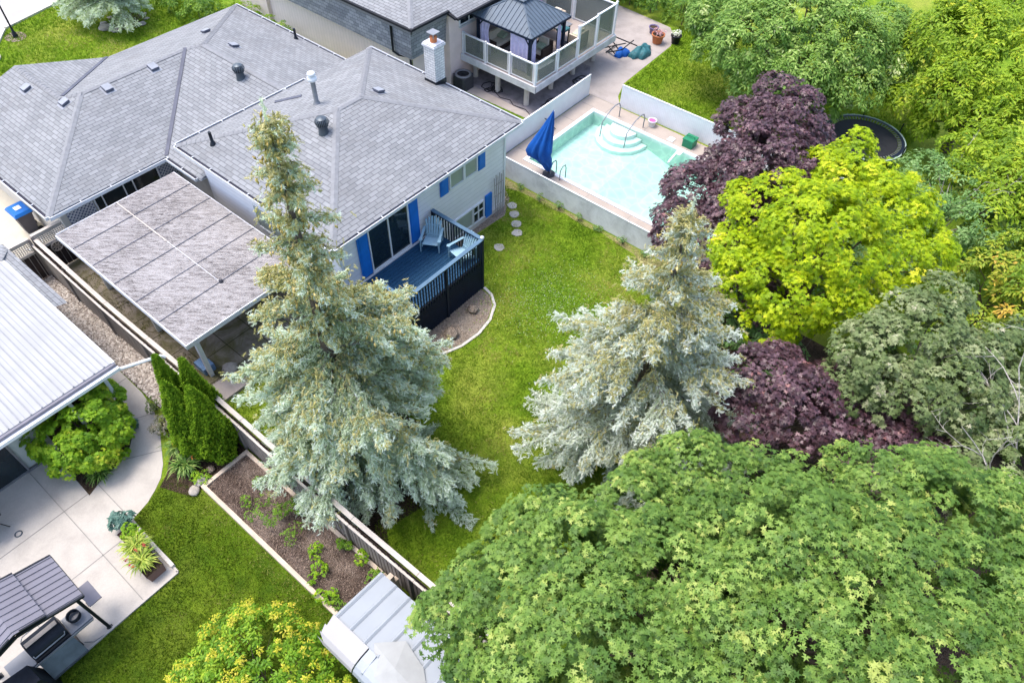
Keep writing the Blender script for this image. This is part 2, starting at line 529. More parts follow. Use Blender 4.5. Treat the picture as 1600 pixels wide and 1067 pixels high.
# ---- leaf machinery --------------------------------------------------------
def star_leaf():
    tips = [(-0.92, -0.42), (-0.86, 0.42), (0, 1.05), (0.86, 0.42), (0.92, -0.42)]
    notch = [(-0.16, -0.50), (-0.36, 0.0), (-0.24, 0.34), (0.24, 0.34), (0.36, 0.0), (0.16, -0.50)]
    V = [(0.0, 0.0, 0.0)]
    for x, y in notch: V.append((x, y, 0.05))
    for x, y in tips: V.append((x, y, -0.08))
    F = [(0, 1 + i, 7 + i, 2 + i) for i in range(5)]
    return np.array(V) * 0.5, np.array(F)
def oval_leaf():
    V = [(0, -1, 0), (0.42, -0.1, 0.12), (0, 1, -0.12), (-0.42, -0.1, 0.12), (0, 0, -0.03)]
    return np.array(V) * 0.5, np.array([(0, 1, 2, 4), (0, 4, 2, 3)])
def long_leaf():
    V = [(-0.13, -1, 0), (0.13, -1, 0), (0.0, 1, -0.2), (0, 0.1, 0.15)]
    return np.array([(-0.14, -1, 0), (0.14, -1, 0), (0.14, 0.2, 0.1), (0, 1, -0.15), (-0.14, 0.2, 0.1)]) * 0.5, np.array([(0, 1, 2, 4), (4, 2, 3, 3)])
def brush(nn=11, ln=0.42, wd=0.07, seed=3):
    r = np.random.default_rng(seed); V = []; F = []
    for i in range(nn):
        a = i * 2.4; y = -0.5 + i / nn
        d = np.array([math.cos(a) * 0.75, 0.75, math.sin(a) * 0.75]); d /= np.linalg.norm(d)
        s = np.cross(d, [0, 1, 0]); s /= np.linalg.norm(s)
        p = np.array([0, y, 0]); k = len(V)
        V += [p - s * wd, p + s * wd, p + d * ln * r.uniform(0.8, 1.2)]
        F.append((k, k + 1, k + 2))
    return np.array(V), np.array(F)
STAR, OVAL, LONG, BRUSH = star_leaf(), oval_leaf(), long_leaf(), brush()

def unit(a):
    return a / np.maximum(np.linalg.norm(a, axis=1, keepdims=True), 1e-9)

def scatter(name, P, N, D, S, T, tone, mats, parent=None, base=(0, 0, 0), kind=None):
    """one mesh of len(P) leaves: positions, normals, tip directions, sizes, template, random tone"""
    TV, TF = T
    off = np.array(OFF[parent.name]) if parent is not None else np.array(base, float)
    P = P - off
    B = D - (D * N).sum(1, keepdims=True) * N
    B = unit(B); A = np.cross(B, N)
    n, k = len(P), len(TV)
    V = P[:, None, :] + S[:, None, None] * (TV[None, :, 0, None] * A[:, None, :] + TV[None, :, 1, None] * B[:, None, :] + TV[None, :, 2, None] * N[:, None, :])
    V = V.reshape(-1, 3)
    me = bpy.data.meshes.new(name)
    fl = []
    fs = [tuple(dict.fromkeys(f)) for f in TF.tolist()]
    lens = [len(f) for f in fs]
    flat = np.concatenate([np.array(f) for f in fs])
    loops = (np.arange(n)[:, None] * k + flat[None, :]).reshape(-1)
    tot = np.tile(np.array(lens), n)
    start = np.concatenate([[0], np.cumsum(tot)[:-1]])
    me.vertices.add(len(V)); me.vertices.foreach_set('co', V.astype(np.float32).reshape(-1))
    me.loops.add(len(loops)); me.loops.foreach_set('vertex_index', loops.astype(np.int32))
    me.polygons.add(len(tot)); me.polygons.foreach_set('loop_start', start.astype(np.int32))
    try: me.polygons.foreach_set('loop_total', tot.astype(np.int32))
    except Exception: pass
    at = me.attributes.new('tone', 'FLOAT', 'FACE')
    at.data.foreach_set('value', np.repeat(tone, len(lens)).astype(np.float32))
    me.materials.append(mats)
    me.update(calc_edges=True)
    o = bpy.data.objects.new(name, me)
    COL.objects.link(o)
    if parent is not None: o.parent = parent
    else: o.location = tuple(off)
    OFF[o.name] = Vector(off)
    if kind: o['kind'] = kind
    return o

def rand_dirs(n, rng=RNG):
    return unit(rng.normal(size=(n, 3)))

def crown_points(lobes, dens, clump_r, leaves, rng, up=0.55, squash=0.8, inner=0.15, droop=0.3):
    """leaf clumps over the skin of a union of lobes: returns P,N,D,clump tone"""
    L = np.array(lobes, float)
    C = []; O = []
    for i, (x, y, z, r) in enumerate(L):
        n = int(dens * 4 * PI * r * r)
        d = rand_dirs(n, rng)
        keep = d[:, 2] > -0.75
        d = d[keep]
        rr = r * rng.uniform(0.80, 1.10, (len(d), 1)) * (1 + 0.0 * d[:, :1])
        p = np.array([x, y, z]) + d * rr * np.array([1, 1, squash])
        ok = np.ones(len(p), bool)
        for j, (a, b, c, q) in enumerate(L):
            if j == i: continue
            dd = np.linalg.norm((p - [a, b, c]) / [1, 1, squash], axis=1)
            ok &= (dd > q * 0.80) | (rng.random(len(p)) < inner)
        C.append(p[ok]); O.append(d[ok])
    C = np.concatenate(C); O = np.concatenate(O)
    m = len(C)
    n = m * leaves
    ci = np.repeat(np.arange(m), leaves)
    cr = clump_r * rng.uniform(0.55, 1.35, m)
    ax = unit(O * 0.8 + np.array([0, 0, up]) + rng.normal(size=(m, 3)) * 0.25)
    d = rand_dirs(n, rng)
    a = ax[ci]
    flip = (d * a).sum(1) < -0.15
    d[flip] *= -1
    rad = rng.uniform(0.25, 1.0, n) ** 0.6
    flat = d - (d * a).sum(1, keepdims=True) * a * 0.45
    P = C[ci] + flat * (cr[ci] * rad)[:, None]
    N = unit(a * 0.55 + d * 0.45 + np.array([0, 0, 0.55]) + rng.normal(size=(n, 3)) * 0.32)
    D = unit(flat + np.array([0, 0, -droop]) + rng.normal(size=(n, 3)) * 0.35)
    ctone = rng.normal(0, 1, m)[ci]
    return P, N, D, ctone, C

def limbs(mb, base, targets, r0, trunk_top, rng, bend=0.15):
    b = Vector(base); t = Vector(trunk_top)
    k = 6
    pts = [b.lerp(t, i / k) + Vector((rng.normal() * 0.05 * (0 < i < k), rng.normal() * 0.05 * (0 < i < k), 0)) for i in range(k + 1)]
    mb.tube([pts[0] + Vector((0, 0, -0.1))] + pts, [r0 * 1.35] + [r0 * (1.15 - 0.55 * i / k) for i in range(k + 1)], 10)
    for q in targets:
        q = Vector(q)
        s = pts[rng.integers(2, k + 1)]
        m1 = s.lerp(q, 0.35) + Vector((rng.normal() * bend, rng.normal() * bend, 0.25 * bend * 4))
        m2 = s.lerp(q, 0.7) + Vector((rng.normal() * bend, rng.normal() * bend, 0.15))
        rr = r0 * 0.42
        mb.tube([s, m1, m2, q], [rr, rr * 0.7, rr * 0.4, rr * 0.12], 6)

def broad_tree(name, base, lobes, mat, barkm, label, cat='tree', leaf=0.16, T=STAR, dens=3.2, clump=0.42, leaves=34,
               seed=1, r0=0.16, group=None, tone_sd=0.16, twigs=0, up=0.55, inner=0.15, top=None, nlimb=14, droop=0.3):
    rng = np.random.default_rng(seed)
    root = empty(name, base, label, cat, group)
    lobes = [(x, y, z, max(.25, r - .3 * clump)) for x, y, z, r in lobes]
    P, N, D, ct, C = crown_points(lobes, dens, clump, leaves, rng, up=up, inner=inner, droop=droop)
    n = len(P)
    tone = np.clip(0.5 + ct * tone_sd + rng.normal(0, 0.13, n), 0, 1)
    S = leaf * rng.uniform(0.7, 1.25, n)
    scatter('crown', P, N, D, S, T, tone, mat, root)
    mb = MB()
    L = np.array(lobes)
    cen = L[:, :3].mean(0)
    tt = top or (cen[0], cen[1], cen[2] - 0.2)
    tg = [tuple(l[:3]) for l in lobes] + [tuple(C[i]) for i in rng.integers(0, len(C), nlimb)]
    limbs(mb, base, tg, r0, tt, rng)
    mb.build('trunk', barkm, root)
    return root

# ================================================================ THE GROUND
PX0, PX1, PY0, PY1 = 21.2, 26.28, 6.5, 15.67            # pool opening
def holed(name, X0, Y0, X1, Y1, z, mat):
    m = MB()
    m.sheet([(X0, Y0), (PX0, Y0), (PX0, Y1), (X0, Y1)], z); m.sheet([(PX1, Y0), (X1, Y0), (X1, Y1), (PX1, Y1)], z)
    m.sheet([(PX0, Y0), (PX1, Y0), (PX1, PY0), (PX0, PY0)], z); m.sheet([(PX0, PY1), (PX1, PY1), (PX1, Y1), (PX0, Y1)], z)
    o = m.build(name, mat); o['kind'] = 'structure'; return o
holed('ground', -120, -120, 160, 160, 0.0, M['grass'])
holed('pool_deck', 19.62, 5.2, 27.42, 16.66, 0.008, M['pooldeck'])
structure('street', [(-120, 41.6), (10.2, 41.7), (11.7, 43.6), (15.9, 44.6), (19, 47), (19, 80), (-120, 80)], 0.004, M['asphalt'])
structure('driveway', [(-3, 32), (8.0, 38.9), (10.1, 40.9), (10.0, 41.6), (-3, 41.6)], 0.012, M['road'])
kb = MB()
for a, b in (((10.2, 41.7), (11.7, 43.6)), ((11.7, 43.6), (15.9, 44.6)), ((15.9, 44.6), (19, 47)), ((8.0, 38.9), (10.1, 40.9)), ((10.1, 40.9), (10.2, 41.7))):
    kb.bar((a[0], a[1], 0.05), (b[0], b[1], 0.05), 0.3, 0.1)
tag(kb.build('kerb', M['kerb']), kind='structure')
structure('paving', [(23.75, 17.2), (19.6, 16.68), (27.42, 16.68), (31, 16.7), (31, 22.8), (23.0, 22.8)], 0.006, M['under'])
structure('path', [(27.43, 14.9), (28.2, 15.55), (29.4, 16.0), (34.3, 16.2), (35.2, 16.5), (36.1, 17.3), (36.4, 21), (36.4, 26), (29.6, 26), (29.6, 18.2), (27.43, 16.9)], 0.011, M['path'])
structure('side_path', [(23.72, 16.7), (24.05, 16.7), (24.15, 22.7), (23.5, 22.7), (23.5, 21.6)], 0.013, M['path'])
structure('lawn_strip', [(19.0, 16.72), (23.7, 16.72), (23.45, 22.7), (19.0, 22.7)], 0.010, M['grass'])

patio_poly = [(-9, 11.28), (0.38, 11.3), (0.46, 13.6), (0.75, 13.66), (1.05, 13.74), (1.4, 13.92), (1.75, 14.15), (2.05, 14.5), (2.3, 14.95), (2.55, 15.4),
              (2.8, 15.9), (3.0, 16.5), (3.12, 17.3), (3.15, 19), (3.2, 25), (2.4, 25), (2.4, 17.4), (-9, 17.4)]
structure('patio', patio_poly, 0.016, M['patio'])
structure('flower_bed', [(0.15, 17.35), (0.1, 15.2), (0.49, 15.36), (0.8, 15.42), (1.32, 15.56), (1.75, 15.78), (2.05, 16.1), (2.3, 16.5), (2.42, 16.9), (2.42, 17.5), (1.5, 17.5)], 0.022, M['soil_dark'])
structure('needle_litter', [(4.2 + 0.0, 12.4), (5.2, 12.6), (6.5, 12.4), (7.9, 11.2), (8.1, 9.6), (7.3, 8.3), (6.0, 7.6), (4.9, 7.9), (4.2, 7.0)], 0.007, M['soil_dark'])
structure('left_lawn', [(-30, 11.29), (0.42, 11.29), (0.47, 13.6), (1.05, 13.72), (1.75, 14.1), (2.3, 13.2), (4.05, 12.9), (4.05, -6), (-30, -6)], 0.005, M['lush'])
structure('cedar_bed', [(1.55, 13.9), (1.95, 12.95), (3.95, 12.9), (3.95, 16.4), (3.2, 16.4), (3.0, 15.9), (2.75, 15.3), (2.35, 14.6), (1.9, 14.1)], 0.019, M['soil_dark'])
jm = MB()
for a, b in (((-0.62, 11.3), (-0.63, 17.2)), ((-9, 13.3), (0.44, 13.26)), ((-9, 15.3), (0.3, 15.28)), ((-2.7, 11.3), (-2.7, 17.3)), ((0.45, 13.64), (0.45, 15.34)),
             ((1.32, 15.56), (2.3, 14.95)), ((2.35, 16.6), (2.95, 16.3)), ((2.42, 18.2), (3.12, 18.2)), ((2.42, 20.2), (3.14, 20.2)), ((2.42, 22.2), (3.14, 22.2))):
    jm.bar((a[0], a[1], 0.019), (b[0], b[1], 0.019), 0.025, 0.005)
tag(jm.build('patio_joints', M['joint']), kind='structure')
pe = MB()
pe.bar((-9, 11.3, 0.03), (0.4, 11.3, 0.03), 0.07, 0.06)
pe.bar((0.4, 11.3, 0.03), (0.46, 13.6, 0.03), 0.06, 0.06)
tag(pe.build('patio_edge', M['patio']), kind='structure')
dj = MB()
for y in (8.2, 10.1, 12.2, 14.3): dj.box(19.64, y, 0.009, 21.0, y + 0.02, 0.013)
for y in (8.2, 10.7, 13.0, 15.2): dj.box(26.5, y, 0.009, 27.4, y + 0.02, 0.013)
for x in (21.6, 23.2, 25.0, 26.6): dj.box(x, 15.9, 0.009, x + 0.02, 16.6, 0.013)
tag(dj.build('pool_deck_joints', M['joint']), kind='structure')
structure('old_paving', [(4.1, 15.0), (5.5, 15.0), (9.6, 15.3), (9.6, 24.3), (5.2, 24.3), (5.2, 24.72), (4.1, 24.72)], 0.007, M['old_slab'])
oj = MB()
for y in (15.9, 16.9, 17.9, 19.0, 20.1, 21.2, 22.3, 23.4): oj.box(4.15, y, 0.009, 9.6, y + 0.025, 0.012)
for x in (5.1, 6.1, 7.1, 8.1, 9.1): oj.box(x, 15.3, 0.0085, x + 0.025, 24.3, 0.0115)
tag(oj.build('old_paving_joints', plain('mossy_joint', (0.05, 0.05, 0.02), 0.95)), kind='structure')
structure('mulch_bed', [(13.85, 14.4), (13.8, 12.02), (13.75, 11.6), (13.45, 11.2), (12.8, 10.87), (12.1, 10.76), (11.36, 10.84), (10.88, 11.0), (10.3, 11.3), (9.7, 11.6), (9.7, 14.4)], 0.012, M['soil_pale'])
eb = MB()
ep = [(13.92, 12.0), (13.82, 11.55), (13.5, 11.13), (12.85, 10.8), (12.1, 10.68), (11.3, 10.76), (10.8, 10.94), (10.25, 11.2)]
for a, b in zip(ep, ep[1:]): eb.bar((a[0], a[1], 0.02), (b[0], b[1], 0.02), 0.1, 0.05)
tag(eb.build('bed_edging', M['kerb']), kind='structure')
structure('dry_verge', [(19.5, 15.9), (19.1, 15.9), (18.95, 15.2), (19.2, 14.6), (19.25, 13.9), (19.15, 13.0), (19.32, 12.2), (19.2, 11.3), (19.33, 10.4), (19.2, 9.6), (19.15, 8.8), (18.9, 8.2), (18.6, 7.4), (18.7, 6.5), (19.5, 6)], 0.006, M['verge'])
structure('bare_strip', [(18.1, 14.5), (13.9, 14.5), (13.9, 14.1), (16, 14.18), (17.6, 14.05), (18.6, 14.6), (19.4, 15.9), (19.4, 17), (18.2, 17)], 0.009, M['soil_pale'])
structure('gravel_base', [(3.14, 16.2), (4.05, 16.0), (4.05, 24.72), (3.2, 24.72)], 0.018, M['soil'])
structure('garden_corner', [(14.5, 4.0), (19.6, 4.5), (19.6, -8), (6, -8), (8, 2.0), (11, 3.2)], 0.010, M['soil_dark'])

# water and pool
o = MB().sheet([(PX0 + .01, PY0 + .01), (PX1 - .01, PY0 + .01), (PX1 - .01, PY1 - .01), (PX0 + .01, PY1 - .01)], -0.12).build('water', M['water'])
o['kind'] = 'structure'
pool = empty('swimming_pool', (23.7, 11, 0), 'rectangular in-ground pool with pale aqua liner behind the white fence', 'swimming pool')
m = MB()
zs, zd = -0.62, -1.05
m.face([(PX0, 12.5, zs), (PX1, 12.5, zs), (PX1, PY1, zs), (PX0, PY1, zs)])
m.face([(PX0, 10.9, zd), (PX1, 10.9, zd), (PX1, 12.5, zs), (PX0, 12.5, zs)])
m.face([(PX0, PY0, zd), (PX1, PY0, zd), (PX1, 10.9, zd), (PX0, 10.9, zd)])
for a, b in (((PX0, PY0), (PX1, PY0)), ((PX1, PY0), (PX1, PY1)), ((PX1, PY1), (PX0, PY1)), ((PX0, PY1), (PX0, PY0))):
    m.face([(a[0], a[1], 0.0), (b[0], b[1], 0.0), (b[0], b[1], zd), (a[0], a[1], zd)])
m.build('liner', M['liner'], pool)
m = MB()
c = 0.17
m.box(PX0 - c, PY0 - c, 0.0, PX0, PY1 + c, 0.06); m.box(PX1, PY0 - c, 0.0, PX1 + c, PY1 + c, 0.06)
m.box(PX0, PY0 - c, 0.0, PX1, PY0, 0.06); m.box(PX0, PY1, 0.0, PX1, PY1 + c, 0.06)
m.build('coping', M['white'], pool)
m = MB()
def half(cx, cy, r, n=9):
    return [(cx - r * math.cos(a) * 1.15, cy + r * math.sin(a)) for a in [(-PI / 2 + PI * i / n) for i in range(n + 1)]]
for r, z0, z1 in ((1.30, -0.62, -0.44), (0.98, -0.44, -0.26), (0.66, -0.26, -0.06)):
    m.prism(half(26.24, 13.85, r)[::-1], z0, z1)
m.build('steps', M['step_white'], pool)
for dy in (-0.75, 0.75):
    m = MB()
    y = 13.85 + dy * 0.9
    m.tube([(26.75, y, 0), (26.75, y, 0.55), (26.6, y, 0.78), (26.3, y, 0.85), (25.9, y, 0.78), (25.5, y, 0.6), (25.25, y, 0.42), (25.2, y, -0.3)], 0.028, 8)
    m.build('handrail', M['steel'], pool)
lad = MB()
for y in (13.75, 14.25):
    lad.tube([(20.95, y, 0), (20.95, y, 0.45), (21.1, y, 0.62), (21.3, y, 0.6), (21.38, y, 0.4), (21.38, y, -0.7)], 0.025, 8)
for z in (-0.2, -0.45): lad.box(21.36, 13.75, z, 21.44, 14.25, z + 0.04)
lad.build('ladder', M['steel'], pool)
m = MB(); m.tube([(26.2, 10.95, 0.03), (25.3, 10.9, -0.08)], 0.05, 8); m.box(25.9, 10.7, 0.06, 26.3, 10.9, 0.09)
m.build('skimmer_hose', M['white'], pool)

# ================================================================ THE HOUSE
house = empty('split_level_house', (11, 20, 0), 'split-level house with grey shingle roofs, pale siding and bright blue shutters', 'house')
def roof_part(name, faces, parent, mat, soffit=None):
    m = MB()
    for f in faces: 
        v = [Vector(p) for p in f]
        n = (v[1] - v[0]).cross(v[2] - v[0])
        m.face(f if n.z > 0 else f[::-1])
    if soffit:
        m.cur = 1
        m.face(soffit[::-1])
    return m.build(name, [mat, M['white']], parent, uv=True)
s = 0.3
zr = 2.6 + s * 4.065
front_faces = [
    [(4.8, 23.87, 2.6), (4.8, 32.04, 2.6), (8.3, 32.04, 3.65), (8.3, 28.5, 3.65), (8.865, 27.935, zr)],
    [(4.8, 23.87, 2.6), (9.4, 23.87, 2.6), (13.465, 27.935, zr), (8.865, 27.935, zr)],
    [(9.4, 23.87, 2.6), (9.4, 21.72, 2.6), (14, 21.72, 3.98), (14, 27.4, 3.98), (13.465, 27.935, zr)],
    [(18.6, 32, 2.6), (18.6, 21.72, 2.6), (14, 21.72, 3.98), (14, 27.4, 3.98)],
    [(11.8, 32, 2.6), (18.6, 32, 2.6), (14, 27.4, 3.98), (13.465, 27.935, zr), (8.865, 27.935, zr), (8.3, 28.5, 3.65)],
    [(11.8, 32, 2.6), (8.3, 28.5, 3.65), (8.3, 32.04, 3.65), (11.8, 32.04, 2.6)]]
fr = roof_part('front_roof', front_faces, house, M['shingle'],
               [(4.8, 23.87, 2.56), (9.4, 23.87, 2.56), (9.4, 21.72, 2.56), (18.6, 21.72, 2.56), (18.6, 32, 2.56), (4.8, 32, 2.56)])
A_, B_, C_, D_ = (9.2, 14.05, 4.0), (18.4, 14.05, 4.0), (18.4, 22.15, 4.0), (9.2, 22.15, 4.0)
E_, F_ = (13.25, 18.1, 5.215), (14.35, 18.1, 5.215)
rr = roof_part('rear_roof', [[A_, B_, F_, E_], [B_, C_, F_], [C_, D_, E_, F_], [D_, A_, E_]], house, M['shingle'],
               [(9.2, 14.05, 3.96), (18.4, 14.05, 3.96), (18.4, 22.15, 3.96), (9.2, 22.15, 3.96)])
def caps(lines, parent, w=0.12, step=0.17):
    m = MB()
    for a, b in lines:
        a = Vector(a); b = Vector(b); d = (b - a); L = d.length; d /= L
        r = d.cross(Vector((0, 0, 1))).normalized()
        k = int(L / step)
        for i in range(k):
            p = a + d * (L * i / k); q = a + d * (L * (i + 1.25) / k)
            h0, h1 = 0.022, 0.034 + 0.004 * (i % 2)
            dz = 0.045
            pts = [p - r * w + Vector((0, 0, h0 - dz)), p + Vector((0, 0, h0)), p + r * w + Vector((0, 0, h0 - dz)),
                   q - r * w + Vector((0, 0, h1 - dz)), q + Vector((0, 0, h1)), q + r * w + Vector((0, 0, h1 - dz))]
            m.raw(pts, [(0, 1, 4, 3), (1, 2, 5, 4), (3, 4, 5)])
    return m.build('ridge_cap', M['cap'], parent)
caps([((4.8, 23.87, 2.6), (8.865, 27.935, zr)), ((8.865, 27.935, zr), (13.465, 27.935, zr)), ((8.3, 32.0, 3.65), (8.3, 28.5, 3.65)),
      ((8.3, 28.5, 3.65), (8.865, 27.935, zr)), ((18.6, 32, 2.6), (14, 27.4, 3.98)), ((13.465, 27.935, zr), (14, 27.4, 3.98)), ((14, 21.75, 3.98), (14, 27.4, 3.98))], fr)
caps([(A_, E_), (D_, E_), (B_, F_), (C_, F_), (E_, F_)], rr)
for a, b in (((9.42, 23.89, 2.63), (13.465, 27.935, zr + 0.025)), ((11.82, 31.98, 2.63), (8.4, 28.6, 3.65)), ((13.72, 20.74, 4.445), (13.0, 21.45, 4.23))):
    m = MB(); m.bar(a, b, 0.14, 0.03); m.build('valley_flashing', M['valley'], fr)

def gutter(a, b, out, parent):
    a = Vector(a); b = Vector(b); o_ = Vector(out); m = MB()
    d = (b - a).normalized()
    W, Hh = 0.125, 0.11
    def strip(o0, z0, o1, z1):
        m.face([a + o_ * o0 + Vector((0, 0, z0)), b + o_ * o0 + Vector((0, 0, z0)), b + o_ * o1 + Vector((0, 0, z1)), a + o_ * o1 + Vector((0, 0, z1))])
    m.cur = 0
    strip(W, -Hh, W, 0.01); strip(W, 0.01, W - 0.028, 0.01); strip(W - 0.028, 0.01, W - 0.028, -0.03); strip(0.0, -Hh, W, -Hh)
    strip(-0.015, -0.22, -0.015, -0.005)
    m.cur = 1
    strip(-0.01, -0.03, W - 0.028, -0.03)
    m.cur = 0
    n = max(2, int((b - a).length / 0.95))
    for i in range(n + 1):
        p = a + d * ((b - a).length * (i + 0.0) / n)
        m.bar(p + o_ * 0.0 + Vector((0, 0, 0.008)), p + o_ * (W - 0.01) + Vector((0, 0, 0.008)), 0.03, 0.012)
    for e in (a, b): m.bar(e + o_ * 0.06 + Vector((0, 0, -Hh)), e + o_ * 0.06 + Vector((0, 0, 0.0)), 0.12, 0.02, d)
    m.build('gutter', [M['gutter'], M['gutter_in']], parent)
gutter((4.8, 23.87, 2.6), (9.4, 23.87, 2.6), (0, -1, 0), house)
gutter((9.4, 23.74, 2.6), (9.4, 21.9, 2.6), (-1, 0, 0), house)
gutter((4.8, 32, 2.6), (4.8, 23.87, 2.6), (-1, 0, 0), house)
gutter((18.6, 21.9, 2.6), (18.6, 32, 2.6), (1, 0, 0), house)
gutter((9.2, 14.05, 4), (18.4, 14.05, 4), (0, -1, 0), house)
gutter((18.4, 14.05, 4), (18.4, 22.15, 4), (1, 0, 0), house)
gutter((9.2, 22.15, 4), (9.2, 14.05, 4), (-1, 0, 0), house)
gutter((9.2, 22.15, 4), (15.0, 22.15, 4), (0, 1, 0), house)
m = MB()
for x0, y0, x1, y1 in ((5.2, 24.3, 9.85, 24.3), (9.85, 24.3, 9.85, 21.7), (5.2, 31.6, 5.2, 24.3), (18.2, 21.7, 18.2, 31.6), (18.2, 31.6, 5.2, 31.6)):
    m.face([(x0, y0, 0), (x1, y1, 0), (x1, y1, 2.56), (x0, y0, 2.56)])
m.build('front_wall', M['beige_wall'], house)
m = MB(); m.face([(5.0, 31.62, 2.56), (11.6, 31.62, 2.56), (8.3, 31.62, 3.6)]); m.build('gable_wall', M['siding'], house)
m = MB()
for x0, y0, x1, y1 in ((9.65, 14.5, 18.05, 14.5), (18.05, 14.5, 18.05, 21.72), (18.05, 21.72, 9.65, 21.72), (9.65, 21.72, 9.65, 14.5)):
    m.face([(x0, y0, 0), (x1, y1, 0), (x1, y1, 3.96), (x0, y0, 3.96)])
rw = m.build('rear_wall', M['siding'], house)
m = MB()
m.box(17.98, 14.46, 0, 18.08, 14.54, 3.9); m.build('corner_trim', M['white'], house)
m = MB(); m.box(9.62, 14.46, 0, 9.72, 14.54, 3.9); m.build('corner_trim', M['white'], house)
m = MB(); m.box(13.9, 14.44, 0.0, 17.97, 14.498, 0.2); m.build('foundation_strip', M['kerb'], house)

def window_y(x0, x1, z0, z1, y, parent, mull=(), glass='glass_dark', fw=0.06, out=-1, zmid=None):
    f = MB()
    ya, yb = y + out * 0.07, y + out * 0.005
    f.box(x0 - fw, ya, z0 - fw, x1 + fw, yb, z0); f.box(x0 - fw, ya, z1, x1 + fw, yb, z1 + fw)
    f.box(x0 - fw, ya, z0, x0, yb, z1); f.box(x1, ya, z0, x1 + fw, yb, z1)
    for q in mull: f.box(q - fw * 0.4, ya + 0.004 * out * -1, z0, q + fw * 0.4, yb, z1)
    if zmid: f.box(zmid[0], ya + 0.01, zmid[2] - 0.02, zmid[1], yb, zmid[2] + 0.02)
    wn = f.build('window', M['white'], parent)
    MB().box(x0, y + out * 0.03, z0, x1, y + out * 0.008, z1).build('pane', M[glass], wn)
    return wn
window_y(14.93, 15.6, 2.72, 3.5, 14.5, house, (), 'glass_pale')
window_y(15.72, 16.34, 2.72, 3.5, 14.5, house, (), 'glass_pale')
for x0, x1, z0, z1 in ((14.40, 14.80, 2.64, 3.55), (16.46, 16.84, 2.64, 3.55)):
    m = MB(); m.box(x0, 14.44, z0, x1, 14.495, z1); m.box(x0 + .05, 14.425, z0 + .05, x1 - .05, 14.44, z1 - .05)
    m.build('shutter', M['blue'], house)
window_y(15.0, 16.05, 0.28, 1.05, 14.5, house, (), 'glass_pale')
window_y(16.15, 16.72, 0.28, 1.05, 14.5, house, (16.43,), 'glass_dark', 0.06, -1, (16.15, 16.72, 0.72))
m = MB(); m.box(16.86, 14.43, 0.1, 17.24, 14.495, 1.2); m.build('shutter', M['blue'], house)
# the shutter panels beside the patio door and the door itself
for x0, x1 in ((12.76, 13.22), (10.42, 10.86)):
    m = MB(); m.box(x0, 14.43, 1.52, x1, 14.495, 3.5); m.box(x0 + .06, 14.415, 1.6, x1 - .06, 14.43, 3.44)
    m.build('door_panel', M['blue'], house)
dr = MB()
dr.box(10.88, 14.4, 1.48, 12.76, 14.495, 1.56); dr.box(10.88, 14.4, 3.5, 12.76, 14.495, 3.58)
dr.box(10.88, 14.42, 1.56, 10.93, 14.495, 3.5); dr.box(12.70, 14.42, 1.56, 12.76, 14.495, 3.5); dr.box(11.78, 14.42, 1.56, 11.83, 14.495, 3.5)
dro = dr.build('sliding_door', M['white'], house)
MB().box(10.93, 14.46, 1.56, 12.70, 14.485, 3.5).build('pane', M['glass_dark'], dro)
# window strip under the front eave
ws = window_y(6.5, 9.0, 0.9, 2.2, 24.3, house, (6.78, 7.62, 8.0), 'glass_dark', 0.05)
def lattice(x0, x1, z0, z1, y, st=0.14, w=0.022, th=0.012, mb=None, diag=True):
    m = mb or MB()
    Wd, Hd = x1 - x0, z1 - z0
    if diag:
        for sgn in (1, -1):
            k = -Hd
            while k < Wd:
                ax, az, bx, bz = k, 0.0, k + Hd, Hd
                if ax < 0: az = -ax; ax = 0
                if bx > Wd: bz = Hd - (bx - Wd); bx = Wd
                if sgn < 0: az, bz = Hd - az, Hd - bz
                if bx > ax + 0.02:
                    m.bar((x0 + ax, y - 0.006 * sgn, z0 + az), (x0 + bx, y - 0.006 * sgn, z0 + bz), w, th, (0, 1, 0))
                k += st
    else:
        k = x0
        while k <= x1: m.box(k, y - 0.006, z0, k + w, y + 0.006, z1); k += st
        k = z0
        while k <= z1: m.box(x0, y - 0.016, k, x1, y - 0.007, k + w); k += st
    return m
for x0, x1 in ((5.42, 6.4), (9.08, 9.78)):
    m = MB(); m.box(x0, 24.27, 0.9, x1, 24.295, 2.2); scr = m.build('lattice_backing', plain('slate_panel', (0.13, 0.15, 0.24), 0.7), house)
    lattice(x0, x1, 0.9, 2.2, 24.23, 0.15, 0.035).build('lattice', M['whitedirty'], scr)
# window in the inner side wall
f = MB()
f.box(9.58, 17.2, 1.9, 9.64, 18.9, 1.97); f.box(9.58, 17.2, 2.9, 9.64, 18.9, 2.97)
for y in (17.2, 18.0, 18.84): f.box(9.58, y, 1.97, 9.64, y + 0.06, 2.9)
wn = f.build('window', M['white'], house)
MB().box(9.61, 17.26, 1.97, 9.645, 18.84, 2.9).build('pane', M['glass_pale'], wn)

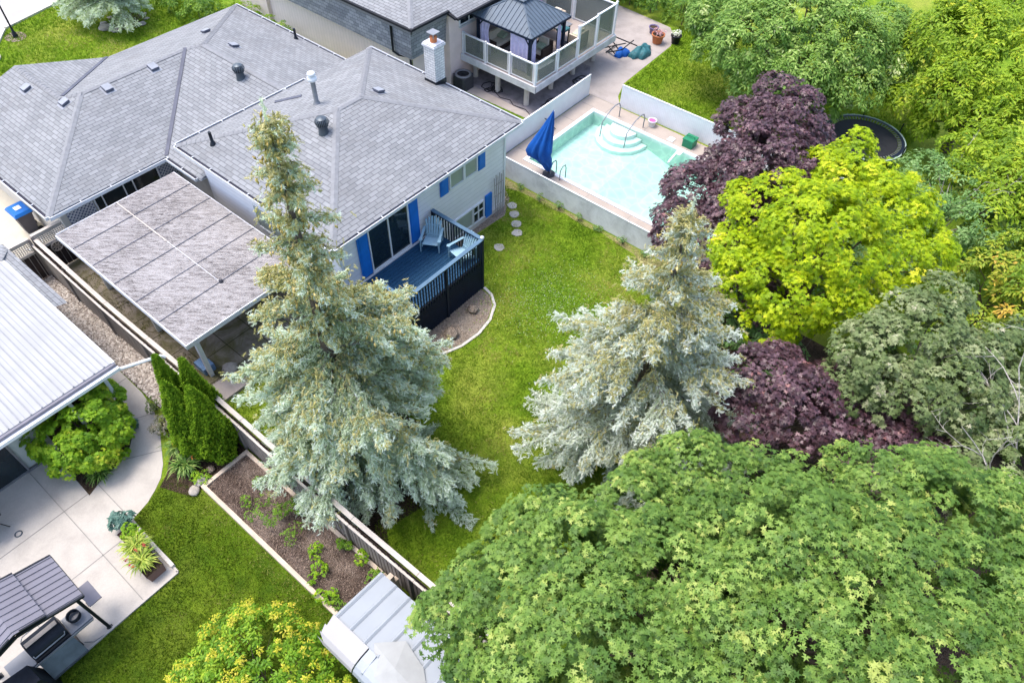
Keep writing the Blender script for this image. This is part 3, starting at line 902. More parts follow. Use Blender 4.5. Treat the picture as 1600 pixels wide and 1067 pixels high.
def roof_vent(x, y, z, parent, yaw=0.0, slope=(0, -0.3)):
    m = MB()
    nx, ny = slope
    def pt(dx, dy, dz): return (x + dx, y + dy, z + dz - nx * dx - ny * dy)
    a = 0.17
    base = [pt(-a - .06, -a - .06, 0.01), pt(a + .06, -a - .06, 0.01), pt(a + .06, a + .06, 0.01), pt(-a - .06, a + .06, 0.01)]
    m.face(base)
    lo = [pt(-a * .8, -a * .8, 0.0), pt(a * .8, -a * .8, 0.0), pt(a * .8, a * .8, 0.0), pt(-a * .8, a * .8, 0.0)]
    mi = [pt(-a * .8, -a * .8, .07), pt(a * .8, -a * .8, .07), pt(a * .8, a * .8, .07), pt(-a * .8, a * .8, .07)]
    m.cur = 1
    m.raw(lo + mi, [(0, 1, 5, 4), (1, 2, 6, 5), (2, 3, 7, 6), (3, 0, 4, 7)])
    m.cur = 0
    t0 = [pt(-a, -a, .065), pt(a, -a, .065), pt(a, a, .065), pt(-a, a, .065)]
    t1 = [pt(-a * .9, -a * .9, .125), pt(a * .9, -a * .9, .125), pt(a * .9, a * .9, .125), pt(-a * .9, a * .9, .125)]
    m.raw(t0 + t1, [(4, 5, 6, 7), (1, 2, 6, 5), (2, 3, 7, 6)])
    m.cur = 1  # shade on the hood's camera-facing sides and underside, put in as darker colour
    m.raw(t0 + t1, [(3, 2, 1, 0), (0, 1, 5, 4), (3, 0, 4, 7)])
    return m.build('roof_vent', [plain('vent_grey', (0.27, 0.285, 0.32), 0.6) if 'vent_grey' not in bpy.data.materials else bpy.data.materials['vent_grey'], M['valley']], parent)
roof_vent(7.82, 30.31, 3.5, fr, slope=(-0.3, 0)); roof_vent(8.21, 28.09, 3.62, fr, slope=(-0.3, 0))
roof_vent(9.75, 27.6, 3.72, fr); roof_vent(11.78, 27.66, 3.73, fr)
roof_vent(15.18, 29.1, 3.47, fr, slope=(0, 0.3)); roof_vent(15.06, 26.87, 3.66, fr, slope=(0.3, 0)); roof_vent(15.28, 18.18, 4.94, rr, slope=(0.3, 0))
def turbine(x, y, z, parent):
    m = MB()
    m.lathe((x, y), [(0.19, z - 0.05), (0.17, z + 0.05), (0.15, z + 0.22), (0.17, z + 0.24)], 18)
    m.lathe((x, y), [(0.17, z + 0.245), (0.20, z + 0.27), (0.20, z + 0.30)], 18)
    for k in range(20):
        a = 2 * PI * k / 20
        pts = []
        for i in range(7):
            t = i / 6; r = 0.10 + 0.14 * math.sin(PI * (0.12 + 0.80 * t)); b = a + 0.5 * t
            pts.append((x + r * math.cos(b), y + r * math.sin(b), z + 0.29 + 0.27 * t))
        for p, q in zip(pts, pts[1:]): m.bar(p, q, 0.03, 0.010, (p[0] - x, p[1] - y, 0.01))
    m.lathe((x, y), [(0.17, z + 0.55), (0.10, z + 0.585), (0.0, z + 0.60)], 16, False)
    m.cur = 1
    m.lathe((x, y), [(0.12, z + 0.25), (0.17, z + 0.42), (0.13, z + 0.56)], 12)
    m.build('turbine_vent', [M['galv_dark'], M['rubber']], parent)
M['galv_dark'] = plain('oxidised_turbine_metal', (0.09, 0.11, 0.13), 0.4, 0.4, 0.2)
turbine(13.55, 24.35, 3.84, fr); turbine(12.3, 17.75, 4.92, rr)
m = MB()
m.lathe((13.4, 19.4), [(0.17, 4.78), (0.11, 4.9), (0.085, 4.93), (0.085, 5.75)], 14)
st = m.build('flue_pipe', M['galv'], rr)
MB().lathe((13.4, 19.4), [(0.10, 5.7), (0.17, 5.73), (0.17, 5.84), (0.11, 5.87), (0.11, 5.93), (0.16, 5.95), (0.12, 6.02), (0, 6.05)], 14, False).build('flue_cap', M['white'], st)
for (x, y, z, p) in ((9.93, 20.94, 4.2, rr), (18.3, 27.1, 2.67, fr)):
    MB().lathe((x, y), [(0.12, z - 0.02), (0.08, z + 0.1), (0.055, z + 0.12), (0.055, z + 0.5)], 12).build('soil_pipe', M['black'], p)
# chimney
ch = MB()
x0, x1, y0, y1 = 17.98, 18.52, 17.95, 18.5
ch.box(x0, y0, 0, x1, y1, 5.55); chim = ch.build('chimney', M['brickwhite'], house, uv=True)
m = MB(); m.box(x0 - .05, y0 - .05, 5.55, x1 + .05, y1 + .05, 5.63); m.box(x0 - .02, y0 - .02, 5.63, x1 + .02, y1 + .02, 5.68); m.build('crown', M['whitedirty'], chim)
m = MB(); m.lathe((18.25, 18.22), [(0.13, 5.66), (0.14, 5.86), (0.12, 5.9)], 14); m.build('flue', M['terracotta'], chim)
m = MB(); m.box(18.08, 18.05, 6.02, 18.45, 18.42, 6.05)
for dx, dy in ((-.12, -.12), (.12, -.12), (.12, .12), (-.12, .12)): m.box(18.25 + dx - .012, 18.22 + dy - .012, 5.86, 18.25 + dx + .012, 18.22 + dy + .012, 6.02)
m.build('cowl', M['steel'], chim)
m = MB(); m.box(x0 - .03, y0 - .03, 3.9, x1 + .03, y1 + .03, 4.22); m.build('flashing', M['black'], chim)

# trellis
tr = empty('garden_trellis', (17.55, 14.3, 0), 'weathered white stick trellis leaning on the siding beside the blue shutter', 'trellis')
m = MB()
for i in range(6): m.bar((17.3 + i * 0.1, 14.25, 0.0), (17.3 + i * 0.11, 14.38, 1.85 + 0.1 * (i % 2)), 0.028, 0.02)
for z in (0.5, 1.0, 1.5): m.bar((17.26, 14.26 + z * .06, z), (17.88, 14.26 + z * .06, z), 0.028, 0.015)
m.build('slats', wood('grey_trellis_wood', (0.42, 0.38, 0.36), 0.9, (9, 9, 2)), tr)

# ---------------- the blue deck
deck = empty('blue_deck', (12, 13.2, 0), 'slate blue raised deck with dark balusters by the sliding door', 'deck')
m = MB()
y = 12.1
while y < 14.42:
    m.box(9.3 if y > 13.0 else 9.3, y, 1.41, 13.85, y + 0.13, 1.45); y += 0.142
m.build('floor', M['deck'], deck)
m = MB()
m.box(9.3, 12.06, 1.2, 13.85, 12.1, 1.41); m.box(13.85, 12.06, 1.2, 13.89, 14.48, 1.41); m.box(9.26, 12.06, 1.2, 9.3, 14.48, 1.41)
m.box(9.3, 14.43, 1.405, 13.85, 14.49, 1.47)
m.build('rim_board', M['deck_dark'], deck)
MB().box(9.3, 14.36, 1.452, 13.5, 14.43, 1.49).build('sill_strip', M['whitedirty'], deck)
def rail(a, b, z, hh, parent, cap=M['rail_cap'], bal=M['deck_dark'], step=0.125):
    a = Vector((a[0], a[1], 0)); b = Vector((b[0], b[1], 0)); L = (b - a).length; d = (b - a) / L
    m = MB(); m.bar(a + Vector((0, 0, z + hh)), b + Vector((0, 0, z + hh)), 0.14, 0.035)
    m.build('rail_cap', cap, parent)
    m = MB()
    m.bar(a + Vector((0, 0, z + hh - .07)), b + Vector((0, 0, z + hh - .07)), 0.04, 0.09)
    n = int(L / step)
    for i in range(n + 1):
        p = a + d * (L * i / n)
        m.bar(p + Vector((0, 0, z - 0.2)), p + Vector((0, 0, z + hh - .03)), 0.038, 0.038, d)
    m.build('balusters', bal, parent)
rail((13.87, 14.42), (13.87, 12.08), 1.45, 0.98, deck)
rail((13.87, 12.04), (10.13, 12.04), 1.45, 0.98, deck)
rail((10.13, 12.1), (10.13, 13.05), 1.45, 0.95, deck)
rail((9.28, 14.4), (9.28, 12.9), 1.45, 0.95, deck)
for x, y in ((13.88, 12.05), (13.88, 14.4), (12.0, 12.03), (10.13, 12.04), (10.13, 13.07), (9.28, 12.9), (9.28, 14.42)):
    m = MB(); m.box(x - .045, y - .045, 0, x + .045, y + .045, 2.4); m.build('post', M['deck_dark'], deck)
m = MB(); m.box(9.35, 12.075, 0.0, 13.86, 12.085, 1.2)
lattice(9.3, 13.88, 0.02, 1.25, 12.04, 0.11, 0.04, 0.012, m)
m.build('skirt', M['deck_dark'], deck)
m = MB(); m.box(13.82, 12.1, 0.0, 13.84, 14.45, 1.2); m.build('side_skirt', M['deck_dark'], deck)
m = MB(); m.lathe((13.88, 12.05), [(0.05, 2.44), (0.075, 2.47), (0.07, 2.52), (0.02, 2.56)], 10); m.build('post_lamp', M['white'], deck)

def adirondack(loc, yaw, label):
    r = empty('adirondack_chair', (0, 0, 0), label, 'chair', 'pale blue slatted chairs on the deck')
    # local: faces -y
    m = MB()
    for i in range(6):
        t = i / 5; m.bar((-0.27, -0.30 + t * 0.5, 0.38 - t * 0.13), (0.27, -0.30 + t * 0.5, 0.38 - t * 0.13), 0.085, 0.02, (0, -0.25, 1))
    m.build('seat', M['chair'], r)
    m = MB()
    for i in range(6):
        x = (i - 2.5) * 0.088; hgt = 0.78 - 0.05 * abs(i - 2.5) ** 1.6 * 0.6
        m.bar((x * 0.9, 0.20, 0.24), (x * 1.22, 0.20 + hgt * 0.38, 0.24 + hgt), 0.072, 0.018, (0, 1, -0.4))
    m.bar((-0.26, 0.42, 0.66), (0.26, 0.42, 0.66), 0.05, 0.03); m.bar((-0.24, 0.25, 0.36), (0.24, 0.25, 0.36), 0.05, 0.03)
    m.build('backrest', M['chair'], r)
    for sx in (-1, 1):
        m = MB(); q = sx * 0.33
        m.prism([(q - 0.045, 0.40), (q - 0.045, -0.25), (q - 0.075, -0.36), (q, -0.41), (q + 0.075, -0.36), (q + 0.045, -0.25), (q + 0.045, 0.40)][::1], 0.575, 0.597)
        m.build('armrest', M['chair'], r)
        m = MB(); m.box(q - 0.045, -0.33, 0, q - 0.02 + 0.01, -0.24, 0.575); m.build('leg', M['chair'], r)
        m = MB(); m.bar((sx * 0.29, -0.33, 0.33), (sx * 0.29, 0.50, 0.05), 0.025, 0.11); m.bar((sx * 0.31, 0.36, 0.0), (sx * 0.31, 0.40, 0.575), 0.05, 0.03)
        m.build('leg', M['chair'], r)
    r.location = loc; r.rotation_euler = (0, 0, yaw); OFF[r.name] = Vector(loc)
    return r
adirondack((13.22, 13.85, 1.45), math.radians(-58), 'pale blue slatted garden chair in the deck corner near the house wall')
adirondack((13.45, 12.62, 1.45), math.radians(-100), 'pale blue slatted garden chair half hidden behind the outer deck railing')

# ---------------- carport
cp = empty('carport', (7, 19, 0), 'flat carport roof of stained corrugated white panels on white posts', 'carport')
m = MB()
X0, X1, Y0, Y1 = 4.53, 9.05, 15.6, 22.95
ny = 96
def cz(x, y): return 2.46 + 0.012 * (x - 4.5) + 0.004 * (y - 15.6)
yy = [Y0 + (Y1 - Y0) * i / (ny * 2) for i in range(ny * 2 + 1)]
for i in range(ny * 2):
    za = 0.010 * (i % 2); zb = 0.010 * ((i + 1) % 2)
    m.face([(X0, yy[i], cz(X0, yy[i]) + za), (X1, yy[i], cz(X1, yy[i]) + za), (X1, yy[i + 1], cz(X1, yy[i + 1]) + zb), (X0, yy[i + 1], cz(X0, yy[i + 1]) + zb)])
m.build('roof_panels', M['panel'], cp)
m = MB()
for y in (17.0, 18.25, 19.45, 20.7, 21.9): m.bar((X0, y, cz(X0, y) + 0.018), (X1, y, cz(X1, y) + 0.018), 0.024, 0.012)
m.build('panel_seam', M['valley'], cp)
m = MB(); m.bar((6.75, 19.9, cz(6.75, 19.9) + 0.022), (6.75, 22.9, cz(6.75, 22.9) + 0.022), 0.035, 0.015)
m.build('ridge_strip', M['fence_cap'], cp)
m = MB(); m.bar((6.75, 17.0, cz(6.75, 17) + 0.022), (6.75, 19.88, cz(6.75, 19.88) + 0.022), 0.02, 0.015)
m.build('ridge_strip', M['whitedirty'], cp)
MB().lathe((6.78, 16.98), [(0.07, 2.48), (0.07, 2.56), (0.04, 2.6)], 10).build('roof_fitting', M['darkgrey'], cp)
m = MB()
m.box(X0 - .05, Y0 - .02, 2.33, X0 - .01, Y1, 2.50); m.box(X0 - .05, Y0 - .06, 2.33, X1, Y0 - .02, 2.50)
m.box(X1, Y0 - 0.06, 2.38, X1 + .03, Y1, 2.54); m.box(X0, Y1, 2.33, X1, Y1 + .03, 2.52)
m.build('fascia', M['whitedirty'], cp)
m = MB()
for x, y in ((5.0, 16.2), (5.0, 19.2), (5.0, 22.3), (8.9, 16.2), (8.9, 22.3)):
    m = MB(); m.box(x - .07, y - .07, 0, x + .07, y + .07, 2.4); m.build('post', M['white'], cp)
for x in (5.0, 8.9): m = MB(); m.box(x - .04, 15.7, 2.28, x + .04, 22.9, 2.42); m.build('beam', M['whitedirty'], cp)

# ---------------- neighbour on the right: cream house with shingled upper wall
nb = empty('cream_neighbour_house', (27, 28, 0), 'cream house with slate shingled upper wall and black gutters at the top', 'house')
m = MB()
m.face([(21.5, 36, 0), (21.5, 22.95, 0), (21.5, 22.95, 3.9), (21.5, 36, 3.9)][::-1])
m.build('side_wall', M['cream'], nb)
m = MB()
m.face([(21.5, 22.9, 0), (23.4, 22.9, 0), (23.4, 22.9, 3.8), (21.5, 22.9, 3.8)]); m.face([(23.4, 22.3, 0), (34, 22.3, 0), (34, 22.3, 3.8), (23.4, 22.3, 3.8)]); m.face([(23.4, 22.9, 0), (23.4, 22.3, 0), (23.4, 22.3, 3.8), (23.4, 22.9, 3.8)]); m.face([(34, 22.9, 0), (34, 36, 0), (34, 36, 3.8), (34, 22.9, 3.8)])
m.build('rear_wall', M['cream_flat'], nb)
m = MB()
m.face([(21.12, 22.55, 2.2), (21.12, 36, 2.2), (21.0, 36, 4.0), (21.0, 22.35, 4.0)][::-1])
m.face([(21.12, 22.55, 2.2), (24.05, 22.55, 2.2), (24.05, 22.35, 4.0), (21.0, 22.35, 4.0)])
m.face([(24.05, 22.32, 2.2), (24.05, 22.55, 2.2), (24.05, 22.35, 4.0)])
m.build('shingled_wall', M['mansard'], nb, uv=True)
m = MB(); m.face([(21.12, 22.55, 2.19), (24.05, 22.55, 2.19), (24.05, 22.9, 2.19), (21.5, 22.9, 2.19), (21.5, 36, 2.19), (21.12, 36, 2.19)]); m.build('soffit', M['cream_flat'], nb)
nr = roof_part('roof', [[(20.7, 22.0, 4.0), (23.05, 22.0, 4.0), (26.8, 28.1, 5.83)],
                   [(20.7, 36, 4.0), (20.7, 22.0, 4.0), (26.8, 28.1, 5.83), (26.8, 36, 5.83)],
                   [(23.05, 21.45, 3.83), (36, 21.45, 3.83), (36, 28.1, 5.83), (26.8, 28.1, 5.83), (23.05, 22.0, 4.0)]], nb, M['shingle'],
                   [(20.7, 22.0, 3.93), (23.05, 22.0, 3.93), (23.05, 21.45, 3.80), (36, 21.45, 3.80), (36, 23.2, 3.80), (21.8, 23.2, 3.93), (21.8, 36, 3.93), (20.7, 36, 3.93)])
caps([((20.7, 22.0, 4.0), (26.8, 28.1, 5.83))], nr)
m = MB()
def bg(a, b, o_):
    a = Vector(a); b = Vector(b); o_ = Vector(o_)
    m.bar(a + o_ * .06 + Vector((0, 0, -.05)), b + o_ * .06 + Vector((0, 0, -.05)), 0.12, 0.10)
bg((20.7, 36, 4.0), (20.7, 22.0, 4.0), (-1, 0, 0)); bg((20.6, 22.0, 4.0), (23.05, 22.0, 4.0), (0, -1, 0)); bg((23.05, 22.0, 3.95), (23.05, 21.45, 3.83), (-1, 0, 0)); bg((23.0, 21.45, 3.83), (36, 21.45, 3.83), (0, -1, 0))
m.build('gutter', M['rubber'], nb)
m = MB(); m.box(20.66, 21.96, 3.74, 20.7, 36, 3.9); m.box(20.66, 21.96, 3.74, 23.0, 22.0, 3.9); m.build('fascia', M['galv'], nb)
m = MB(); m.tube([(20.75, 23.6, 3.9), (20.98, 23.6, 3.7), (20.98, 23.6, 2.3), (21.1, 23.4, 2.15), (21.42, 22.95, 2.05), (21.42, 22.95, 0.5)], 0.055, 6); m.build('downpipe', M['rubber'], nb)
window_y(24.12, 25.9, 2.86, 3.5, 22.3, nb, (24.75,), 'glass_dark', 0.06)
m = MB(); m.box(24.06, 22.2, 2.70, 26.4, 22.3, 2.78); m.build('sill', M['whitedirty'], nb)
window_y(27.5, 29.8, 1.45, 3.3, 22.3, nb, (28.6,), 'glass_dark', 0.07)
m = MB(); m.box(21.3, 33.5, 0.0, 21.5, 36, 2.2); m.build('buttress', M['cream_flat'], nb)
# small basement window, elbow pipe
m = MB(); m.tube([(23.1, 22.75, 0.1), (23.1, 22.75, 0.9), (23.1, 22.85, 1.0)], 0.12, 8); m.build('vent_pipe', M['white'], nb)
window_y(22.4, 22.8, 0.3, 0.9, 22.9, nb, (), 'glass_dark', 0.05)

ac = empty('air_conditioner', (23.75, 21.8, 0), 'black cube condenser unit on the ground beside the cream wall', 'air conditioner')
m = MB(); m.prism([(23.35, 21.5), (23.45, 21.4), (24.05, 21.4), (24.15, 21.5), (24.15, 22.1), (24.05, 22.2), (23.45, 22.2), (23.35, 22.1)], 0, 0.68); m.build('cabinet', M['darkgrey'], ac)
m = MB()
for i in range(9): m.box(23.34, 21.5, 0.06 + i * .07, 24.16, 22.1, 0.075 + i * .07)
m.build('louvres', M['black'], ac)
m = MB(); m.lathe((23.75, 21.8), [(0.30, 0.685), (0.30, 0.735), (0.40, 0.735), (0.415, 0.70), (0.415, 0.68)], 24, False); m.build('top_ring', M['galv'], ac)
m = MB(); m.lathe((23.75, 21.8), [(0.30, 0.70), (0.0, 0.70)], 24, False); m.lathe((23.75, 21.8), [(0.09, 0.72), (0.09, 0.76), (0.0, 0.77)], 12, False)
m.build('fan_guard', M['rubber'], ac)

# ---------------- raised glass-railed deck next door
nd = empty('glass_railed_deck', (27, 20, 0), 'raised white deck on posts with smoked glass railing next door', 'deck')
FZ = 1.4
m = MB()
y = 17.75
while y < 22.2: m.box(24.2, y, FZ - .04, 30.8, min(y + .14, 22.28), FZ); y += .146
m.build('floor', plain('taupe_deck_boards', (0.40, 0.34, 0.31), 0.7, 0, 0.1, 3), nd)
m = MB(); m.box(24.16, 17.67, FZ - .30, 30.84, 17.74, FZ + .02); m.box(24.13, 17.67, FZ - .30, 24.2, 22.28, FZ + .02); m.box(30.8, 17.75, FZ - .3, 30.87, 22.28, FZ + .02)
m.box(24.2, 17.75, FZ - .26, 30.8, 22.26, FZ - .05)
m.build('rim_board', M['whitedirty'], nd)
for x, y in ((24.6, 18.5), (24.6, 20.3), (26.55, 18.5), (28.4, 18.5), (30.2, 18.5), (24.9, 22.0)):
    MB().lathe((x, y), [(0.13, 0), (0.13, FZ - .28)], 14).build('post', M['kerb'], nd)
def gpanel(a, b, z, hh):
    a = Vector(a + (0,)); b = Vector(b + (0,)); d = (b - a).normalized()
    m = MB()
    m.bar(a + Vector((0, 0, z + hh)), b + Vector((0, 0, z + hh)), 0.085, 0.05)
    m.bar(a + Vector((0, 0, z + .09)), b + Vector((0, 0, z + .09)), 0.04, 0.04)
    for p in (a + d * .07, b - d * .07): m.bar(p + Vector((0, 0, z + .09)), p + Vector((0, 0, z + hh - .02)), 0.03, 0.03, d)
    g = m.build('rail_frame', M['white'], nd)
    m = MB(); m.bar((a + d * .08) + Vector((0, 0, z + .09 + (hh - .13) / 2)), (b - d * .08) + Vector((0, 0, z + .09 + (hh - .13) / 2)), 0.012, hh - .15)
    m.build('pane', M['glass_rail'], g)
def gpost(x, y, hh):
    m = MB(); m.box(x - .05, y - .05, FZ - .02, x + .05, y + .05, FZ + hh + .05); m.build('rail_post', M['white'], nd)
ys = [17.82, 19.32, 20.80, 22.22]
for a, b in zip(ys, ys[1:]): gpanel((24.28, a + .06), (24.28, b - .06), FZ, 1.02)
for y in ys: gpost(24.28, y, 1.04)
xs = [24.28, 25.95, 27.6, 29.15, 30.75]
for i, (a, b) in enumerate(zip(xs, xs[1:])): gpanel((a + .06, 17.82), (b - .06, 17.82), FZ, (1.02, 1.02, 1.55, 1.6)[i])
for x, hh in zip(xs[1:], (1.04, 1.58, 1.6, 1.66)): gpost(x, 17.82, hh)
gpanel((30.75, 17.88), (30.75, 20.3), FZ, 1.55); gpost(30.75, 20.35, 1.6); gpanel((30.75, 20.42), (30.75, 22.2), FZ, 1.55)
# white slatted inner railing
m = MB(); m.bar((27.7, 22.1, FZ + .95), (30.6, 22.1, FZ + .95), .07, .05); m.bar((27.7, 22.1, FZ + .1), (30.6, 22.1, FZ + .1), .05, .04)
for i in range(26): m.box(27.72 + i * .114, 22.085, FZ + .1, 27.76 + i * .114, 22.115, FZ + .95)
m.build('picket_rail', M['white'], nd)

# gazebo on that deck
gz = empty('metal_roof_gazebo', (26.1, 20.15, FZ), 'hipped dark metal roof gazebo with lavender curtains on the glass-railed deck', 'gazebo')
gx0, gx1, gy0, gy1, ge, gt = 24.6, 27.6, 18.38, 21.92, 3.3, 4.12
gc = (26.1, 20.15)
h_ = 0.28
m = MB()
c4 = [(gx0, gy0), (gx1, gy0), (gx1, gy1), (gx0, gy1)]
t4 = [(gc[0] - h_, gc[1] - h_), (gc[0] + h_, gc[1] - h_), (gc[0] + h_, gc[1] + h_), (gc[0] - h_, gc[1] + h_)]
for i in range(4):
    j = (i + 1) % 4
    a, b, c2, d2 = Vector(c4[i] + (ge,)), Vector(c4[j] + (ge,)), Vector(t4[j] + (gt,)), Vector(t4[i] + (gt,))
    m.face([a, b, c2, d2])
    m.bar(b, c2, .06, .05)
    n = 14
    for k in range(1, n):
        p = a.lerp(b, k / n)
        # rib runs straight up the slope until it meets a hip
        if i % 2 == 0:
            mid = d2.y
            t = min((p.x - a.x) / (d2.x - a.x) if i == 0 else (a.x - p.x) / (a.x - d2.x), (b.x - p.x) / (b.x - c2.x) if i == 0 else (p.x - b.x) / (c2.x - b.x), 1)
            q = Vector((p.x, a.y + (d2.y - a.y) * t, ge + (gt - ge) * t))
        else:
            t = min(abs(p.y - a.y) / abs(d2.y - a.y), abs(b.y - p.y) / abs(b.y - c2.y), 1)
            q = Vector((a.x + (d2.x - a.x) * t, p.y, ge + (gt - ge) * t))
        m.bar(p + Vector((0, 0, .015)), q + Vector((0, 0, .015)), .022, .03)
m.build('roof', M['blue_metal'], gz)
m = MB()
q4 = [(gc[0] - .42, gc[1] - .42, gt + .06), (gc[0] + .42, gc[1] - .42, gt + .06), (gc[0] + .42, gc[1] + .42, gt + .06), (gc[0] - .42, gc[1] + .42, gt + .06)]
for i in range(4): m.face([q4[i], q4[(i + 1) % 4], (gc[0], gc[1], gt + .26)])
m.face(q4[::-1]); m.build('roof_cupola', M['blue_metal'], gz)
m = MB()
for i in range(4):
    a, b = c4[i], c4[(i + 1) % 4]
    m.bar((a[0], a[1], ge - .04), (b[0], b[1], ge - .04), .07, .09)
m.build('eave_beam', M['deck_dark'], gz)
pp = [(gx0 + .2, gy0 + .2), (gx1 - .2, gy0 + .2), (gx1 - .2, gy1 - .2), (gx0 + .2, gy1 - .2)]
for i, (x, y) in enumerate(pp):
    m = MB(); m.box(x - .06, y - .06, FZ, x + .06, y + .06, ge - .02)
    sx = 1 if i in (0, 3) else -1; sy = 1 if i in (0, 1) else -1
    m.bar((x, y, 2.75), (x + sx * .4, y, 3.22), .05, .05); m.bar((x, y, 2.75), (x, y + sy * .4, 3.22), .05, .05)
    m.build('post', M['deck_dark'], gz)
def curtain(x0, y0, x1, y1, mat, parent, z0=FZ + .05, z1=3.2, pinch=0.0, amp=.045):
    m = MB(); n = 44; rows = 8
    a = Vector((x0, y0, 0)); b = Vector((x1, y1, 0)); d = (b - a); L = d.length; d /= L; nn = Vector((-d.y, d.x, 0))
    V = []
    for r_ in range(rows + 1):
        t = r_ / rows; z = z1 + (z0 - z1) * t
        wd = 1 - pinch * math.sin(PI * min(1, t * 1.3)) if pinch else 1
        for k in range(n + 1):
            u = k / n
            V.append(a + d * (L * (u * wd)) + nn * (amp * math.sin(u * L * 26 + 0.7 * math.sin(t * 3)) * (0.5 + t * .6)) + Vector((0, 0, z)))
    m.raw(V, [(r_ * (n + 1) + k, r_ * (n + 1) + k + 1, (r_ + 1) * (n + 1) + k + 1, (r_ + 1) * (n + 1) + k) for r_ in range(rows) for k in range(n)], True)
    m.build('curtain', mat, parent)
curtain(24.82, 18.7, 24.82, 19.75, M['curtain'], gz)
curtain(24.85, 21.65, 24.85, 20.95, M['curtain'], gz, pinch=.25)
curtain(24.95, 18.62, 25.3, 18.62, M['curtain'], gz)
curtain(27.25, 18.64, 26.95, 18.64, M['curtain'], gz)
curtain(27.38, 21.6, 27.38, 20.9, M['curtain'], gz)
curtain(30.2, 22.0, 28.9, 22.0, M['curtain_pink'], nd, FZ + .1, 3.3)

def sofa(name, label, x0, y0, x1, y1, back, seats=1, body='rattan', cush='cushion', pillow=True, cat='armchair'):
    """outdoor seat; back = side the backrest stands on: 'x+','x-','y+','y-'"""
    r = empty(name, ((x0 + x1) / 2, (y0 + y1) / 2, FZ), label, cat)
    m = MB(); m.box(x0, y0, FZ + .05, x1, y1, FZ + .28)
    t = .12
    arms = {'x+': 'y', 'x-': 'y', 'y+': 'x', 'y-': 'x'}[back]
    if arms == 'y': m.box(x0, y0, FZ + .28, x1, y0 + t, FZ + .58); m.box(x0, y1 - t, FZ + .28, x1, y1, FZ + .58)
    else: m.box(x0, y0, FZ + .28, x0 + t, y1, FZ + .58); m.box(x1 - t, y0, FZ + .28, x1, y1, FZ + .58)
    bx = {'x+': (x1 - t, y0, x1, y1), 'x-': (x0, y0, x0 + t, y1), 'y+': (x0, y1 - t, x1, y1), 'y-': (x0, y0, x1, y0 + t)}[back]
    m.box(bx[0], bx[1], FZ + .28, bx[2], bx[3], FZ + .78)
    m.build('frame', M[body], r)
    ins = t + .02
    cx0, cx1, cy0, cy1 = x0 + ins, x1 - ins, y0 + ins, y1 - ins
    if back == 'x-': cx1 = x1 + .02
    if back == 'x+': cx0 = x0 - .02
    if back == 'y-': cy1 = y1 + .02
    if back == 'y+': cy0 = y0 - .02
    m = MB()
    for k in range(seats):
        if arms == 'y': m.box(cx0, cy0 + (cy1 - cy0) * k / seats + .01, FZ + .285, cx1, cy0 + (cy1 - cy0) * (k + 1) / seats - .01, FZ + .43)
        else: m.box(cx0 + (cx1 - cx0) * k / seats + .01, cy0, FZ + .285, cx0 + (cx1 - cx0) * (k + 1) / seats - .01, cy1, FZ + .43)
    m.build('seat_cushion', M[cush], r)
    m = MB()
    e = .13
    bb = {'x+': (cx1 - e, cy0, cx1, cy1), 'x-': (cx0, cy0, cx0 + e, cy1), 'y+': (cx0, cy1 - e, cx1, cy1), 'y-': (cx0, cy0, cx1, cy0 + e)}[back]
    m.box(bb[0], bb[1], FZ + .44, bb[2], bb[3], FZ + .88); m.build('back_cushion', M[cush], r)
    if pillow:
        m = MB(); px, py = (cx0 + cx1) / 2, (cy0 + cy1) / 2
        m.bar((px - .18, py, FZ + .52), (px + .18, py, FZ + .60), .38, .12); m.build('pillow', M['cushion_green'], r)
    return r
sofa('garden_sofa', 'brown rattan sofa with beige cushions at the back of the curtained gazebo', 25.2, 21.0, 27.0, 21.75, 'y+', 2, cat='sofa')
sofa('garden_armchair', 'brown rattan armchair with green patterned pillow near the gazebo front corner', 26.2, 18.85, 27.0, 19.65, 'x+')
sofa('garden_armchair', 'dark rattan armchair with beige cushion near the inner post of the gazebo', 26.4, 20.0, 27.2, 20.75, 'x+', pillow=False)
sofa('wicker_armchair', 'tan wicker armchair seen through the tall glass rail panel', 28.35, 18.2, 29.05, 18.9, 'y-', 1, 'rattan_tan')
sofa('wicker_armchair', 'tan wicker armchair at the far side of the grey dining table', 29.2, 20.2, 29.85, 20.85, 'x+', 1, 'rattan_tan', pillow=False)
ft = empty('fire_table', (25.7, 19.9, FZ), 'low dark square table in the middle of the gazebo', 'table')
m = MB(); m.box(25.35, 19.6, FZ + .36, 26.05, 20.3, FZ + .42); m.build('tabletop', M['darkgrey'], ft)
MB().box(25.45, 19.7, FZ, 25.95, 20.2, FZ + .36).build('base', M['rattan'], ft)
dt = empty('dining_table', (28.6, 19.8, FZ), 'grey rectangular dining table beside the gazebo', 'table')
m = MB(); m.box(28.1, 19.2, FZ + .7, 29.05, 20.7, FZ + .74); m.build('tabletop', M['galv'], dt)
for x, y in ((28.2, 19.3), (28.95, 19.3), (28.2, 20.6), (28.95, 20.6)): MB().box(x - .03, y - .03, FZ, x + .03, y + .03, FZ + .7).build('leg', M['black'], dt)
cb = empty('storage_box', (25.3, 18.1, FZ), 'white storage chest behind the corner glass panel', 'box')
m = MB(); m.box(24.75, 17.95, FZ, 25.85, 18.4, FZ + .5); m.build('body', M['cream_flat'], cb); m = MB(); m.box(24.72, 17.92, FZ + .5, 25.88, 18.43, FZ + .56); m.build('lid', M['whitedirty'], cb)
sp = empty('covered_cart', (27.95, 19.0, FZ), 'black framed trolley with teal cover beside the gazebo post', 'cart')
m = MB()
for x, y in ((27.7, 18.8), (28.15, 18.8), (27.7, 19.15), (28.15, 19.15)): m.box(x - .02, y - .02, FZ, x + .02, y + .02, FZ + .95)
